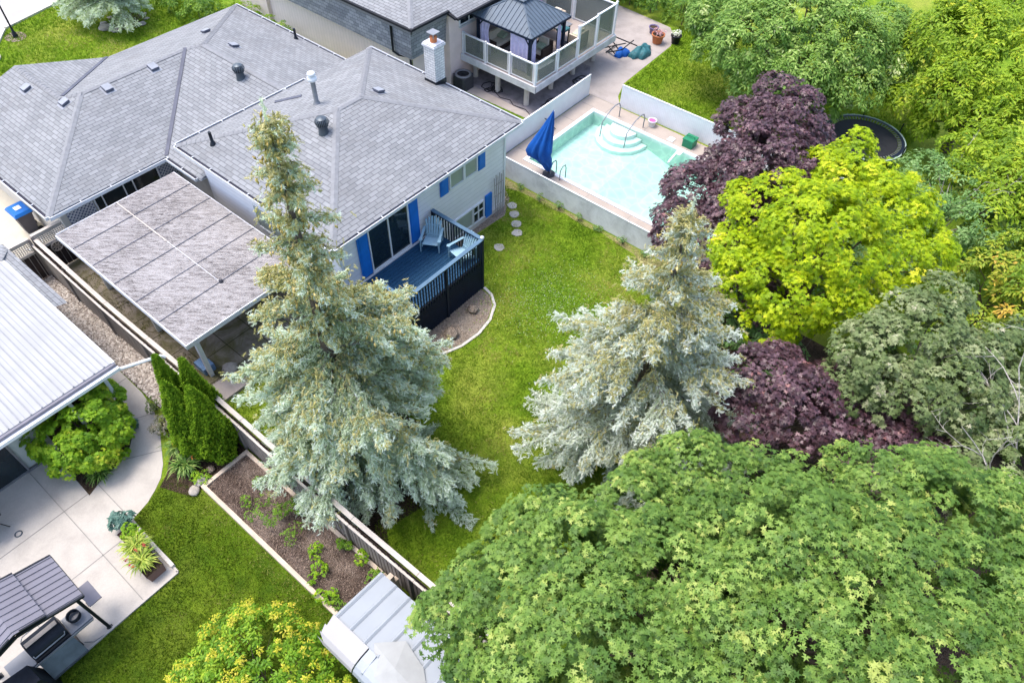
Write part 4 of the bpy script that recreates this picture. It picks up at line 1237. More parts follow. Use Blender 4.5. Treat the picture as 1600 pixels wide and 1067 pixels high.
m.box(27.68, 18.78, FZ + .25, 28.17, 19.17, FZ + .28); m.build('frame', M['black'], sp)
m = MB(); m.prism([(27.66, 18.76), (28.2, 18.76), (28.2, 19.2), (27.66, 19.2)], FZ + .9, FZ + 1.0); m.build('cover', M['teal'], sp)

# hoses on the ground below the deck
def coil(label, c, r, n, loops, wob, rad=.02, name='garden_hose', mat='rubber', group=None):
    m = MB(); pts = []
    rg = np.random.default_rng(int(c[0] * 100))
    ph = rg.uniform(0, 6, 4)
    for i in range(n * loops + 1):
        a = 2 * PI * i / n; q = r * (0.75 + 0.35 * math.sin(a * .37 + ph[0]) ) + wob * math.sin(a * 1.7 + ph[1])
        pts.append((c[0] + q * math.cos(a) + .12 * math.sin(a * .21), c[1] + q * math.sin(a), .03 + .02 * (i % 3)))
    m.tube(pts, rad, 5)
    o = m.build(name, M[mat], None, (c[0], c[1], 0)); return tag(o, label, 'hose', group)
coil('black hose coiled on the ground beside the front deck post', (25.3, 17.5), .42, 14, 5, .12)
coil('black hose loop lying under the middle of the raised deck', (28.0, 17.75), .4, 14, 3, .1)
coil('tangled black hose on the paving near the condenser unit', (24.6, 20.6), .4, 12, 4, .22)
m = MB(); m.tube([(24.45, 20.4, .03), (24.2, 19.8, .03), (24.35, 19.3, .03), (24.1, 18.9, .03), (24.2, 18.2, .03), (23.9, 17.6, .03), (24.0, 17.1, .03)], .02, 5)
tag(m.build('garden_hose', M['rubber'], None, (24.2, 18.8, 0)), 'black hose running straight along the concrete edge below the deck', 'hose')

# ---------------- white fences
def slat_fence(a, b, hh, label, seam=(), cap=True, name='slat_fence', mat='lattice_fence'):
    r = empty(name, ((a[0] + b[0]) / 2, (a[1] + b[1]) / 2, 0), label, 'fence')
    A = Vector((a[0], a[1], 0)); B = Vector((b[0], b[1], 0))
    m = MB(); m.bar(A + Vector((0, 0, hh / 2)), B + Vector((0, 0, hh / 2)), .035, hh - .02)
    m.build('panel', M[mat], r)
    m = MB(); m.bar(A + Vector((0, 0, hh)), B + Vector((0, 0, hh)), .06, .04); m.build('top_rail', M['white'], r)
    L = (B - A).length; n = max(2, round(L / 2.4)); d = (B - A) / L
    nn = Vector((-d.y, d.x, 0))
    for i in range(n + 1):
        p = A + d * (L * i / n)
        for q in (p + nn * .035,):
            m = MB(); m.tube([q, q + Vector((0, 0, hh + .03))], .025, 6); m.build('post', M['galv'], r)
    return r
M['sheet'] = concrete('stained_white_sheet', (0.78, 0.79, 0.82), 0.28, 1.4, 0.7)
slat_fence((19.6, 16.7), (19.55, 4.6), 1.0, 'stained white sheet fence between the back lawn and the pool', mat='sheet')
slat_fence((19.62, 16.74), (27.35, 16.74), 1.08, 'white slatted fence between the pool and the raised neighbouring deck')
slat_fence((27.5, 15.0), (27.62, 4.0), 1.15, 'white woven slat fence along the far side of the pool')

# ---------------- things round the pool
um = empty('closed_umbrella', (20.97, 14.35, 0), 'closed royal blue patio umbrella standing at the pool fence', 'umbrella')
MB().tube([(20.97, 14.35, 0), (20.97, 14.35, 3.12)], .022, 8).build('pole', M['white'], um)
m = MB(); n = 40; V = []
prof = [(3.1, .015, 0), (2.85, .07, .04), (2.5, .15, .10), (2.1, .24, .18), (1.75, .32, .26), (1.45, .40, .34), (1.2, .44, .38), (1.0, .40, .36), (.85, .30, .22), (.6, .2, .1), (.35, .12, .04), (.2, .05, 0)]
for z, r_, o_ in prof:
    for k in range(n):
        a = 2 * PI * k / n
        q = r_ * (1 + .22 * math.sin(a * 8 + z * 2.1) + .1 * math.sin(a * 3 + z))
        V.append((20.97 - .632 * o_ * 1.2 + q * math.cos(a), 14.35 + .774 * o_ * 1.2 + q * math.sin(a) * 1.1, z + .05 * math.sin(a * 4 + 1)))
m.raw(V, [(i * n + k, i * n + (k + 1) % n, (i + 1) * n + (k + 1) % n, (i + 1) * n + k) for i in range(len(prof) - 1) for k in range(n)], True)
m.build('canopy', M['umbrella'], um)
MB().lathe((20.97, 14.35), [(.28, .012), (.28, .06), (.06, .1), (.05, .3)], 16).build('base', M['darkgrey'], um)

def pot(name, c, r, hh, mat, label, fill=None, z0=0.0, cat='pot'):
    o = empty(name, (c[0], c[1], z0), label, cat)
    m = MB(); m.lathe(c, [(r * .72, z0 + .01), (r * .95, z0 + hh * .86), (r * 1.08, z0 + hh * .86), (r * 1.08, z0 + hh), (r * .95, z0 + hh), (r * .9, z0 + hh * .85)], 18, False)
    m.build('pot', M[mat] if isinstance(mat, str) else mat, o)
    MB().lathe(c, [(r * .93, z0 + hh * .86), (0, z0 + hh * .88)], 18, False).build('soil', M['soil_dark'] if fill is None else M[fill], o)
    return o
pot('pool_bucket', (27.15, 12.95), .2, .32, 'white', 'white bucket with a pink top standing by the pool fence', 'pink')
pot('flower_pot', (34.9, 17.7), .26, .36, 'purplepot', 'small mauve pot on the concrete, farthest of the three by the lawn corner', z0=.011)
pot('flower_pot', (34.1, 16.95), .34, .5, 'terracotta', 'large orange terracotta pot with pink flowers at the lawn corner', z0=.011)
pot('flower_pot', (34.75, 16.2), .28, .45, 'black', 'black pot with white flowers beside the terracotta one', z0=.011)
gb = empty('green_crate', (26.95, 10.8, 0), 'green plastic box on the pool deck beside the purple maple', 'box')
m = MB(); m.box(26.7, 10.55, .01, 27.2, 11.05, .36); m.build('body', M['green_box'], gb); m = MB(); m.box(26.68, 10.53, .36, 27.22, 11.07, .42); m.bar((26.95, 10.6, .5), (26.95, 11.0, .5), .03, .03); m.bar((26.95, 10.6, .42), (26.95, 10.6, .5), .03, .03); m.bar((26.95, 11.0, .42), (26.95, 11.0, .5), .03, .03); m.build('lid', M['green_box'], gb)
tag(MB().box(26.62, 11.5, .01, 26.95, 11.8, .05).build('skimmer_lid', M['white'], None, (26.8, 11.6, 0)), 'square white skimmer lid set in the pool deck', 'lid')
fc = empty('folding_stand', (23.6, 16.3, 0), 'small black folding stand leaning on the fence by the pool', 'stand')
m = MB()
for a, b in (((23.3, 16.4, .75), (23.9, 16.2, .02)), ((23.9, 16.45, .75), (23.5, 16.1, .02)), ((23.3, 16.4, .75), (23.65, 16.5, .5)), ((23.5, 16.1, .02), (23.0, 16.3, .05)), ((23.0, 16.3, .05), (23.2, 16.5, .3))): m.bar(a, b, .05, .03)
m.build('frame', M['black'], fc)
bc = empty('tarp_covered_swing', (32.0, 18.0, 0), 'teal tarp heap with black tubing on the concrete path', 'tarp')
m = MB()
for a, b in (((31.4, 18.3, .05), (31.0, 17.3, .7)), ((31.0, 17.3, .7), (31.9, 17.2, .9)), ((31.4, 19.0, 1.0), (32.4, 17.2, .4)), ((31.3, 18.4, .05), (32.3, 18.4, .1)), ((31.0, 18.6, .3), (32.4, 17.9, .3)), ((31.3, 17.6, .02), (31.5, 18.8, .5)), ((31.6, 17.5, .02), (31.7, 18.4, .6))): m.tube([a, b], .03, 6)
m.build('frame', M['rubber'], bc)
def heap(c, rx, ry, hh, seed, mat, parent, name):
    rg = np.random.default_rng(seed); m = MB(); n, k = 26, 8; V = []
    ph = rg.uniform(0, 6, 6)
    for i in range(k + 1):
        t = i / k
        for j in range(n):
            a = 2 * PI * j / n
            q = math.sin(t * PI / 2) * (1 + .18 * math.sin(3 * a + ph[0]) + .12 * math.sin(7 * a + ph[1] + t * 3))
            z = hh * (math.cos(t * PI / 2) ** .8) * (1 + .15 * math.sin(5 * a + ph[2])) + .02
            V.append((c[0] + rx * q * math.cos(a), c[1] + ry * q * math.sin(a), z))
    m.raw(V, [(i * n + j, i * n + (j + 1) % n, (i + 1) * n + (j + 1) % n, (i + 1) * n + j) for i in range(k) for j in range(n)], True)
    return m.build(name, mat, parent)
heap((32.5, 16.95), .8, .42, .38, 3, M['teal'], bc, 'tarp'); heap((31.75, 17.7), .45, .35, .3, 5, M['umbrella'], bc, 'blue_sheet')

# trampoline
tp = empty('trampoline', (31.55, 4.65, 0), 'round black trampoline with pale rim and net poles between the trees', 'trampoline')
m = MB(); cx, cy, R_ = 31.55, 4.65, 1.78
m.tube([(cx + R_ * math.cos(2 * PI * i / 48), cy + R_ * math.sin(2 * PI * i / 48), .9) for i in range(49)], .035, 6)
m.build('rim', plain('pale_green_rim', (0.42, 0.55, 0.50), 0.5), tp)
m = MB(); m.lathe((cx, cy), [(1.45, .88), (0, .86)], 48, False); m.build('mat', M['rubber'], tp)
m = MB()
for i in range(72):
    a = 2 * PI * i / 72; m.bar((cx + 1.46 * math.cos(a), cy + 1.46 * math.sin(a), .885), (cx + 1.76 * math.cos(a), cy + 1.76 * math.sin(a), .905), .03, .02)
o = m.build('springs', M['steel'], tp)
for i in range(6):
    a = 2 * PI * i / 6 + .4; x, y = cx + 1.8 * math.cos(a), cy + 1.8 * math.sin(a)
    m = MB(); m.tube([(x, y, 0), (x, y, 1.35)], .03, 6); m.build('leg', M['black'], tp)
m = MB(); m.lathe((cx, cy), [(1.74, .915), (1.60, .925)], 48, False); m.build('edge_pad', M['deck_dark'], tp)

# ---------------- yard fence (brown boards, bleached cap)
fn = empty('board_fence', (4.05, 14, 0), 'long weathered board fence with a bleached cap rail between the two gardens', 'fence')
FH = 1.62
m = MB(); rg = np.random.default_rng(5)
def fx(y): return 4.05 + .03 * math.sin(y * .55)
y = 3.4
while y < 24.6:
    h1 = FH - .12 + rg.uniform(-.02, .02); lean = rg.uniform(-.008, .008)
    m.bar((fx(y) - .05, y, .03), (fx(y) - .05 + lean, y + lean, h1), .018, .118, (0, 1, 0)); y += .15
m.build('boards', M['fence'], fn)
m = MB(); y = 3.4
while y < 24.6:
    m.bar((fx(y) + .01, y, .03), (fx(y) + .01, y, FH - .15), .012, .158, (0, 1, 0)); y += .15
m.build('board_gaps', M['fence_dark'], fn)
m = MB(); y = 3.4
while y < 24.6:
    y2 = min(y + 2.35, 24.7); q = rg.uniform(-.01, .01)
    m.bar((fx(y) + .09 + q, y, FH), (fx(y2) + .09, y2, FH - .005), .135, .035); y += 2.36
m.build('cap_rail', M['fence_cap'], fn)
m = MB(); y = 3.4
while y < 24.6:
    y2 = min(y + 2.35, 24.7)
    m.bar((fx(y) - .09, y, FH - .13), (fx(y2) - .09, y2, FH - .135), .06, .05); y += 2.36
m.build('upper_rail', M['fence_cap'], fn)
y = 3.6
while y < 24.8:
    m = MB(); m.box(fx(y) - .12, y - .045, 0, fx(y) - .062, y + .045, FH - .17); m.build('post', M['fence'], fn); y += 2.36
def gate(name, x0, x1, y, hh, label, wheel):
    r = empty(name, ((x0 + x1) / 2, y, 0), label, 'gate')
    m = MB(); m.box(x0, y - .04, hh - .02, x1, y + .1, hh + .03); m.box(x0, y - .03, hh - .62, x1, y + .03, hh - .52)
    m.box(x0, y - .03, hh - .1, x1, y + .03, hh - .02)
    m.build('rails', M['fence_cap'], r)
    m = MB(); x = x0 + .02
    while x < x1 - .05: m.box(x, y - .012, .05, min(x + .16, x1), y + .012, hh - .6); x += .19
    m.build('boards', M['fence_dark'], r)
    m = MB(); m.box(x0, y + .02, .05, x1, y + .03, hh - .6); m.build('board_gaps', M['fence_cap'], r)
    lattice(x0 + .03, x1 - .03, hh - .5, hh - .12, y, .075, .028, .01, None, False).build('lattice', M['fence_cap'], r)
    for x in (x0, x1): m = MB(); m.box(x - .05, y - .05, 0, x + .05, y + .05, hh); m.build('post', M['fence'], r)
    if wheel:
        m = MB(); cx, cz_ = (x0 + x1) / 2 - .05, hh - .78
        V = []
        for i in range(25): V.append((cx + .19 * math.cos(2 * PI * i / 24), y - .05, cz_ + .19 * math.sin(2 * PI * i / 24)))
        m.tube(V, .028, 5)
        for i in range(4): a = PI * i / 4; m.bar((cx - .18 * math.cos(a), y - .05, cz_ - .18 * math.sin(a)), (cx + .18 * math.cos(a), y - .05, cz_ + .18 * math.sin(a)), .045, .012, (0, 1, 0))
        m.build('round_ornament', M['timber'], r)
gate('garden_gate', 4.12, 5.32, 24.55, 1.75, 'dark plank gate with lattice top and round ornament below the house corner', True)
gate('lattice_gate', 3.1, 3.98, 24.5, 1.75, 'narrow dark plank gate with lattice top at the end of the gravel strip', False)

# wheelie bin
wb = empty('wheeled_bin', (4.75, 27.4, 0), 'charcoal wheeled bin with a bright blue lid beside the house corner', 'bin')
m = MB()
lo = [(4.55, 27.15), (4.95, 27.15), (4.95, 27.6), (4.55, 27.6)]; hi = [(4.45, 27.02), (5.03, 27.02), (5.03, 27.72), (4.45, 27.72)]
m.raw([(x, y, .08) for x, y in lo] + [(x, y, 1.0) for x, y in hi], [(3, 2, 1, 0), (4, 5, 6, 7), (0, 1, 5, 4), (1, 2, 6, 5), (2, 3, 7, 6), (3, 0, 4, 7)])
m.box(4.42, 26.99, .93, 5.06, 27.75, .99); m.build('body', M['bin'], wb)
m = MB()
m.raw([(4.40, 26.95, 1.0), (5.08, 26.95, 1.0), (5.08, 27.8, 1.0), (4.40, 27.8, 1.0), (4.46, 27.02, 1.10), (5.02, 27.02, 1.10), (5.02, 27.7, 1.12), (4.46, 27.7, 1.12)], [(3, 2, 1, 0), (4, 5, 6, 7), (0, 1, 5, 4), (1, 2, 6, 5), (2, 3, 7, 6), (3, 0, 4, 7)])
lid = m.build('lid', M['binblue'], wb); MB().box(4.62, 27.25, 1.115, 4.85, 27.5, 1.13).build('sticker', M['white'], lid)
for y in (27.1, 27.64): m = MB(); m.tube([(5.02, y - .03, .1), (5.02, y + .03, .1)], .1, 14); m.build('wheel', M['rubber'], wb)
structure('side_yard_path', [(-6, 24.7), (5.2, 24.7), (5.2, 31.5), (4.8, 38), (-6, 38)], 0.014, concrete('pale_yellowish_paving', (0.55, 0.50, 0.40), .12, 1.5))
coil('pale hose loop on the paving in front of the bin', (4.2, 26.6), .45, 16, 1, .05, .018, mat='white')

# ---------------- left neighbour: white patio roof and house wall
ln = empty('patio_cover_house', (-2, 20, 0), 'neighbouring house with bright white ribbed patio roof in the lower left', 'house')
m = MB(); Z = 2.6
m.box(-9, 16.52, Z - .03, 2.72, 22.9, Z); 
m.build('patio_roof', M['white_roof'], ln)
m = MB(); x = -8.8
while x < 2.7: m.box(x, 16.53, Z, x + .035, 22.9, Z + .035); x += .305
x = -8.65
while x < 2.7: m.box(x, 16.54, Z, x + .02, 22.9, Z + .01); x += .305
m.build('roof_ribs', plain('roof_rib_grey', (0.26, 0.265, 0.28), .6), ln)
m = MB(); m.box(-9, 16.43, Z - .14, 2.78, 16.52, Z - .02); m.build('roof_edge', M['grey_metal'], ln)
m = MB(); m.box(-9, 16.30, Z - .17, 2.80, 16.43, Z - .12); m.box(-9, 16.28, Z - .19, 2.80, 16.31, Z - .08); m.box(2.72, 16.5, Z - .12, 2.80, 22.9, Z + .01); m.build('gutter', M['white'], ln)
m = MB(); m.tube([(2.55, 16.38, 2.42), (2.75, 16.4, 2.36), (3.9, 16.15, 2.12), (3.98, 16.12, 2.0)], .05, 8); m.build('drain_pipe', M['white'], ln)
for x in (2.3, 1.2): m = MB(); m.box(x, 16.6, 0, x + .1, 16.7, Z - .05); m.build('post', M['whitedirty'], ln)
m = MB(); m.box(-9, 17.3, 0, -.62, 17.38, .2); m.box(-.6, 17.3, 0.1, .35, 17.36, Z - .05); m.box(2.2, 17.4, 0, 2.26, 23, 2.3); m.build('wall', plain('pale_grey_wall', (0.46, 0.50, 0.48), 0.7, 0, .06), ln)
m = MB(); m.box(.36, 17.32, 0, 2.2, 17.36, 2.3); m.build('dark_screen', M['soil_dark'], ln)
dr = MB(); dr.box(-9, 17.24, .02, -.58, 17.30, .09); dr.box(-.62, 17.24, .09, -.56, 17.30, 2.4); dr.box(-.66, 17.22, .02, .36, 17.28, .08)
dr_ = dr.build('sliding_door', M['galv'], ln); MB().box(-9, 17.27, .09, -.62, 17.29, 2.4).build('pane', M['glass_dark'], dr_)
roof_part('shingle_roof', [[(2.74, 19.9, 2.52), (3.18, 19.9, 2.40), (3.18, 23.6, 2.40), (2.74, 23.6, 2.52)],
          [(3.18, 23.6, 2.40), (3.18, 24.0, 2.40), (-9, 24.0, 4.6), (-9, 22.9, 4.6), (2.74, 22.9, 2.62)]], ln, M['shingle'])
m = MB(); m.box(-9, 22.9, 0, 2.3, 23.0, 3.0); m.build('back_wall', M['beige_wall'], ln)

# raised vegetable bed
rb = empty('raised_bed', (3.1, 9.6, 0), 'long timber-edged vegetable bed of dark soil beside the board fence', 'garden bed')
m = MB()
m.box(2.3, 6.3, 0, 2.42, 12.9, .2); m.box(3.82, 6.3, 0, 3.93, 12.9, .2); m.box(2.42, 12.78, 0, 3.82, 12.9, .2); m.box(2.42, 6.3, 0, 3.82, 6.4, .2)
m.build('timber_edge', M['timber'], rb)
m = MB(); nx_, ny_ = 22, 80; V = []
rg = np.random.default_rng(4)
for i in range(nx_ + 1):
    for j in range(ny_ + 1): V.append((2.42 + 1.4 * i / nx_, 6.4 + 6.38 * j / ny_, .14 + .05 * math.sin(i * .55 + 1) * math.sin(j * .31) + rg.uniform(-.012, .012)))
m.raw(V, [(i * (ny_ + 1) + j, (i + 1) * (ny_ + 1) + j, (i + 1) * (ny_ + 1) + j + 1, i * (ny_ + 1) + j + 1) for i in range(nx_) for j in range(ny_)], True)
m.build('soil', M['soil'], rb)

# metal shed
sh = empty('metal_shed', (2.4, 4.8, 0), 'pale ribbed metal shed roof half covered by the maple at the bottom', 'shed')
m = MB(); m.box(1.75, 2.2, 0, 3.42, 6.3, 1.85); m.build('wall', M['shed_metal'], sh)
m = MB(); m.raw([(2.05, 6.4, 2.12), (3.52, 6.4, 1.92), (3.52, 1.5, 1.92), (2.05, 1.5, 2.12)], [(3, 2, 1, 0)])
for k in range(11):
    y = 6.38 - k * .46; 
    m.raw([(2.05, y, 2.13), (3.52, y, 1.93), (3.52, y - .05, 1.965), (2.05, y - .05, 2.165), (2.05, y - .1, 2.13), (3.52, y - .1, 1.93)], [(0, 1, 2, 3), (3, 2, 5, 4)])
m.build('ribbed_roof', M['shed_metal'], sh)
m = MB(); pr = [(2.07, 2.16), (1.8, 2.14), (1.62, 2.08), (1.52, 1.98), (1.48, 1.86)]
for (xa, za), (xb, zb) in zip(pr, pr[1:]): m.face([(xa, 6.42, za), (xb, 6.36 if za > 2.1 else 6.2, zb), (xb, 5.25, zb), (xa, 5.25, za)][::-1])
m.build('curved_panel', M['shed_flash'], sh)
m = MB()
for (xa, za), (xb, zb) in zip(pr, pr[1:]): m.face([(xa, 5.22, za - .02), (xb, 5.22, zb - .02), (xb, 1.5, zb - .02), (xa, 1.5, za - .02)][::-1])
for k in range(6): y = 5.0 - k * .55; m.bar((1.48, y, 1.80), (1.62, y, 2.07), .05, .03); m.bar((1.62, y, 2.06), (2.05, y, 2.17), .05, .03)
m.build('side_roof', M['shed_metal'], sh)
m = MB()
c_ = (2.12, 4.45)
cr_ = [(1.72, 4.72), (2.22, 5.25), (2.72, 4.72), (2.55, 4.0), (2.1, 3.4), (1.75, 3.9)]
for i in range(6): a, b = cr_[i], cr_[(i + 1) % 6]; m.face([(a[0], a[1], 2.11), (b[0], b[1], 2.11), (c_[0], c_[1], 2.24)][::-1])
m.build('roof_cover', plain('beige_tarpaulin', (0.32, 0.325, 0.32), .7, 0, .08, 4), sh)
tag(MB().box(3.5, 6.3, .0, 3.9, 6.42, .9).box(3.62, 6.32, .9, 3.8, 6.46, 1.25).build('timber_post', M['timber'], None, (3.7, 6.4, 0)), 'short timber post between the metal shed and the board fence', 'post')

# grill gazebo
gg = empty('grill_gazebo', (-2.7, 11.8, 0), 'grey two-tier metal grill canopy on the patio in the lower left corner', 'gazebo')
yl, yh, xr, xl, zc, ze2, ze = 11.08, 12.58, -1.36, -4.1, 2.85, 2.38, 2.38
xm = -2.72
m = MB()
for sx in (1, -1):
    xe = xm + sx * 1.36
    m.face([(xm + sx * .45, yl, 2.66), (xe, yl, 2.38), (xe, yh, 2.38), (xm + sx * .45, yh, 2.66)] if sx > 0 else [(xe, yl, 2.38), (xm - .45, yl, 2.66), (xm - .45, yh, 2.66), (xe, yh, 2.38)])
    m.face([(xm, yl - .02, 2.93), (xm + sx * .62, yl - .02, 2.70), (xm + sx * .62, yh + .02, 2.70), (xm, yh + .02, 2.93)] if sx > 0 else [(xm - .62, yl - .02, 2.70), (xm, yl - .02, 2.93), (xm, yh + .02, 2.93), (xm - .62, yh + .02, 2.70)])
    for k in range(9):
        y = yl + .06 + k * .172
        m.bar((xm + sx * .45, y, 2.675), (xe, y, 2.395), .02, .02); m.bar((xm, y, 2.945), (xm + sx * .62, y, 2.715), .02, .02)
m.build('roof', M['grey_metal'], gg)
m = MB()
for y in (yl, yh):
    m.bar((xm - 1.36, y, 2.35), (xm, y, 2.78), .05, .07); m.bar((xm + 1.36, y, 2.35), (xm, y, 2.78), .05, .07); m.bar((xm - .62, y, 2.69), (xm, y, 2.90), .04, .05); m.bar((xm + .62, y, 2.69), (xm, y, 2.90), .04, .05)
m.bar((-1.37, yl, 2.35), (-1.37, yh, 2.35), .05, .06); m.bar((xm - 1.35, yl, 2.35), (xm - 1.35, yh, 2.35), .05, .06)
m.build('roof_frame', M['black'], gg)
for x, y in ((-1.55, 11.35), (-1.55, 12.35), (-3.9, 11.35), (-3.9, 12.35)):
    m = MB(); m.box(x - .035, y - .035, 0, x + .035, y + .035, 2.38); m.box(x - .07, y - .07, .016, x + .07, y + .07, .04); m.build('post', M['black'], gg)
m = MB(); m.tube([(-1.55, 11.35, 1.95), (-1.68, 11.32, 2.2), (-1.95, 11.3, 2.4)], .02, 6); m.build('bracket', M['black'], gg)
tag(MB().box(-1.52, 11.6, 1.0, -1.2, 12.25, 1.03).build('side_shelf', M['grey_metal'], gg))

bq = empty('gas_grill', (-2.5, 11.7, 0), 'steel and black gas grill with a pot on its side burner', 'grill')
gx, gy = -2.62, 11.72
m = MB(); m.box(gx - .38, gy - .26, .12, gx + .42, gy + .26, .82); m.build('cabinet', M['darkgrey'], bq)
m = MB(); m.box(gx - .40, gy - .30, .82, gx + .44, gy + .28, .92); m.build('firebox', M['black'], bq)
m = MB(); n = 9; V = []
for i in range(n + 1):
    a = PI * .5 * i / n; V.append((gy - .22 + .22 * (1 - math.cos(a)) * 1.6 - .0, .92 + .24 * math.sin(a)))
V += [(gy + .28, 1.12), (gy + .28, .92)]
m.raw([(gx - .4, y, z) for y, z in V] + [(gx + .44, y, z) for y, z in V], [tuple(range(len(V))), tuple(range(2 * len(V) - 1, len(V) - 1, -1))] + [(i, i + len(V), (i + 1) % len(V) + len(V), (i + 1) % len(V)) for i in range(len(V))])
m.build('lid', M['black'], bq)
m = MB(); m.box(gx - .36, gy + .02, 1.165, gx + .40, gy + .14, 1.18); m.build('lid_trim', M['timber'], bq)
m = MB(); m.tube([(gx - .36, gy - .22, 1.06), (gx - .34, gy - .33, 1.12), (gx + .38, gy - .33, 1.12), (gx + .40, gy - .22, 1.06)], .016, 6); m.tube([(gx - .38, gy + .3, 1.1), (gx - .3, gy + .38, 1.12), (gx + .34, gy + .38, 1.12), (gx + .42, gy + .3, 1.1)], .014, 6); m.build('handle', M['steel'], bq)
m = MB(); m.box(gx - .95, gy - .24, .84, gx - .41, gy + .22, .87); m.box(gx - .95, gy - .30, .80, gx - .41, gy - .24, .88); m.build('side_shelf', M['steel'], bq)
m = MB(); m.box(gx + .45, gy - .24, .84, gx + 1.0, gy + .22, .87); m.box(gx + .45, gy - .30, .80, gx + 1.0, gy - .24, .88); m.build('burner_shelf', M['steel'], bq)
MB().lathe((gx + .72, gy + .02), [(.15, .875), (.16, 1.02), (.14, 1.02), (.13, .9)], 18, False).build('pot', M['black'], bq)
m = MB(); m.bar((gx - .9, gy - .33, .82), (gx + .98, gy - .33, .82), .03, .06); m.build('towel_bar', M['steel'], bq)
m = MB(); m.face([(gx - .4, gy - .34, .80), (gx + .44, gy - .34, .80), (gx + .46, gy - .62, .35), (gx - .42, gy - .62, .35)][::1]); m.box(gx - .42, gy - .65, .3, gx + .46, gy - .61, .36); m.build('open_front_door', M['galv_dark'], bq)
for x in (gx - .36, gx + .38): m = MB(); m.tube([(x, gy - .2, .06), (x + .04, gy - .2, .06)], .06, 12); m.build('wheel', M['rubber'], bq)
m = MB(); m.tube([(-1.6, 11.42, .05), (-1.5, 11.36, .04), (-1.5, 11.31, .04), (-1.7, 11.3, .04), (-2.0, 11.3, .12), (-2.12, 11.3, .4)], .012, 5); tag(m.build('gas_line', M['galv'], None, (-1.8, 11.1, 0)), 'thin grey gas line curving over the patio beside the canopy post', 'hose')
cv = empty('black_cover', (-3.4, 11.2, 0), 'black fabric cover draped over an item at the bottom left corner', 'cover')
m = MB(); m.raw([(-3.9, 10.75, 0), (-3.0, 10.75, 0), (-3.0, 11.5, 0), (-3.9, 11.5, 0), (-3.8, 10.85, 1.2), (-3.12, 10.88, 1.1), (-3.15, 11.35, 1.2), (-3.75, 11.4, 1.25)], [(4, 5, 6, 7), (0, 1, 5, 4), (1, 2, 6, 5), (2, 3, 7, 6), (3, 0, 4, 7)])
m.build('drape', M['black'], cv)
kt = empty('kettle_grill', (-2.12, 16.0, 0), 'round brown kettle grill at the left edge of the patio', 'grill')
MB().lathe((-2.12, 16.0), [(0, .45), (.2, .5), (.28, .65), (.3, .75), (.27, .88), (.15, .98), (0, 1.0)], 22, False).build('bowl', plain('brown_enamel', (.09, .06, .045), .4), kt)
for a in (0, 2.1, 4.2): m = MB(); m.tube([(-2.12 + .15 * math.cos(a), 16 + .15 * math.sin(a), .5), (-2.12 + .3 * math.cos(a), 16 + .3 * math.sin(a), 0)], .015, 6); m.build('leg', M['black'], kt)
m = MB(); m.tube([(-1.84, 15.92, .72), (-1.74, 15.9, .75), (-1.74, 16.05, .75), (-1.84, 16.08, .72)], .012, 5); m.build('handle', M['black'], kt)
m = MB(); m.tube([(-1.78 + .09 * math.cos(a * PI / 8), 15.6 + .09 * math.sin(a * PI / 8), .03) for a in range(17)], .018, 6)
tag(m.build('metal_ring', M['galv_dark'], None, (-1.78, 15.6, 0)), 'small dark metal ring lying on the patio slabs', 'ring')

# street lamp
sl_ = empty('garden_lamp_post', (11.7, 42.3, 0), 'slim black lamp post in a round soil patch on the front lawn', 'lamp post')
MB().lathe((11.7, 42.3), [(.13, 0), (.11, .25), (.07, .3), (.055, .5), (.045, .55), (.04, 2.3)], 12).build('post', M['black'], sl_)
MB().lathe((11.7, 42.3), [(.06, 2.3), (.14, 2.4), (.17, 2.75), (.19, 2.78), (.06, 2.95), (0, 3.0)], 8, False).build('lantern', M['glass_pale'], sl_)
structure('lamp_patch', [(11.7 + .5 * math.cos(a * PI / 8), 42.35 + .6 * math.sin(a * PI / 8)) for a in range(16)], .012, M['soil_pale'])

# stepping stones
sn = ['nearest the trellis', 'second from the trellis', 'third from the trellis', 'fourth from the trellis', 'set apart nearest the blue deck']
for (x, y), t in zip(((18.28, 14.2), (17.9, 13.78), (17.5, 13.36), (17.08, 12.98), (15.96, 12.98)), sn):
    rg = np.random.default_rng(int(x * 10)); m = MB()
    p = [(x + .21 * (1 + rg.uniform(-.12, .12)) * math.cos(a * PI / 6), y + .21 * (1 + rg.uniform(-.12, .12)) * math.sin(a * PI / 6)) for a in range(12)]
    m.prism(p, .0, .035)
    tag(m.build('stepping_stone', M['stone'], None, (x, y, 0)), 'round grey stepping stone in the lawn, ' + t, 'stepping stone', 'stepping stones in the back lawn')

def rock(name, x, y, r, label, mat='rock', seed=1, z=0, cat='rock', group=None, flat=.6):
    rg = np.random.default_rng(seed); m = MB(); n, k = 10, 6; V = []
    for i in range(k + 1):
        t = PI * i / k
        for j in range(n):
            q = r * (1 + rg.uniform(-.2, .2)) * math.sin(t) if 0 < i < k else 0
            V.append((x + q * math.cos(2 * PI * j / n), y + q * math.sin(2 * PI * j / n), z + r * flat * (1 - math.cos(t)) * .8))
    m.raw(V, [(i * n + (j + 1) % n, i * n + j, (i + 1) * n + j, (i + 1) * n + (j + 1) % n) for i in range(k) for j in range(n)], True)
    return tag(m.build(name, M[mat], None, (x, y, z)), label, cat, group)
rock('garden_rock', 11.45, 11.35, .26, 'flat brown rock in the bare soil bed below the deck skirt', 'soil_pale', 2)
rock('garden_rock', 12.8, 11.55, .2, 'small brown stone in the bare soil bed nearest the deck corner', 'soil_pale', 3)
rock('corner_rock', 2.12, 13.0, .17, 'pale rock at the outer corner of the raised bed', 'rock', 4)
rock('corner_rock', 2.45, 13.1, .22, 'large grey rock between the cedars and the raised bed', 'rock', 6)
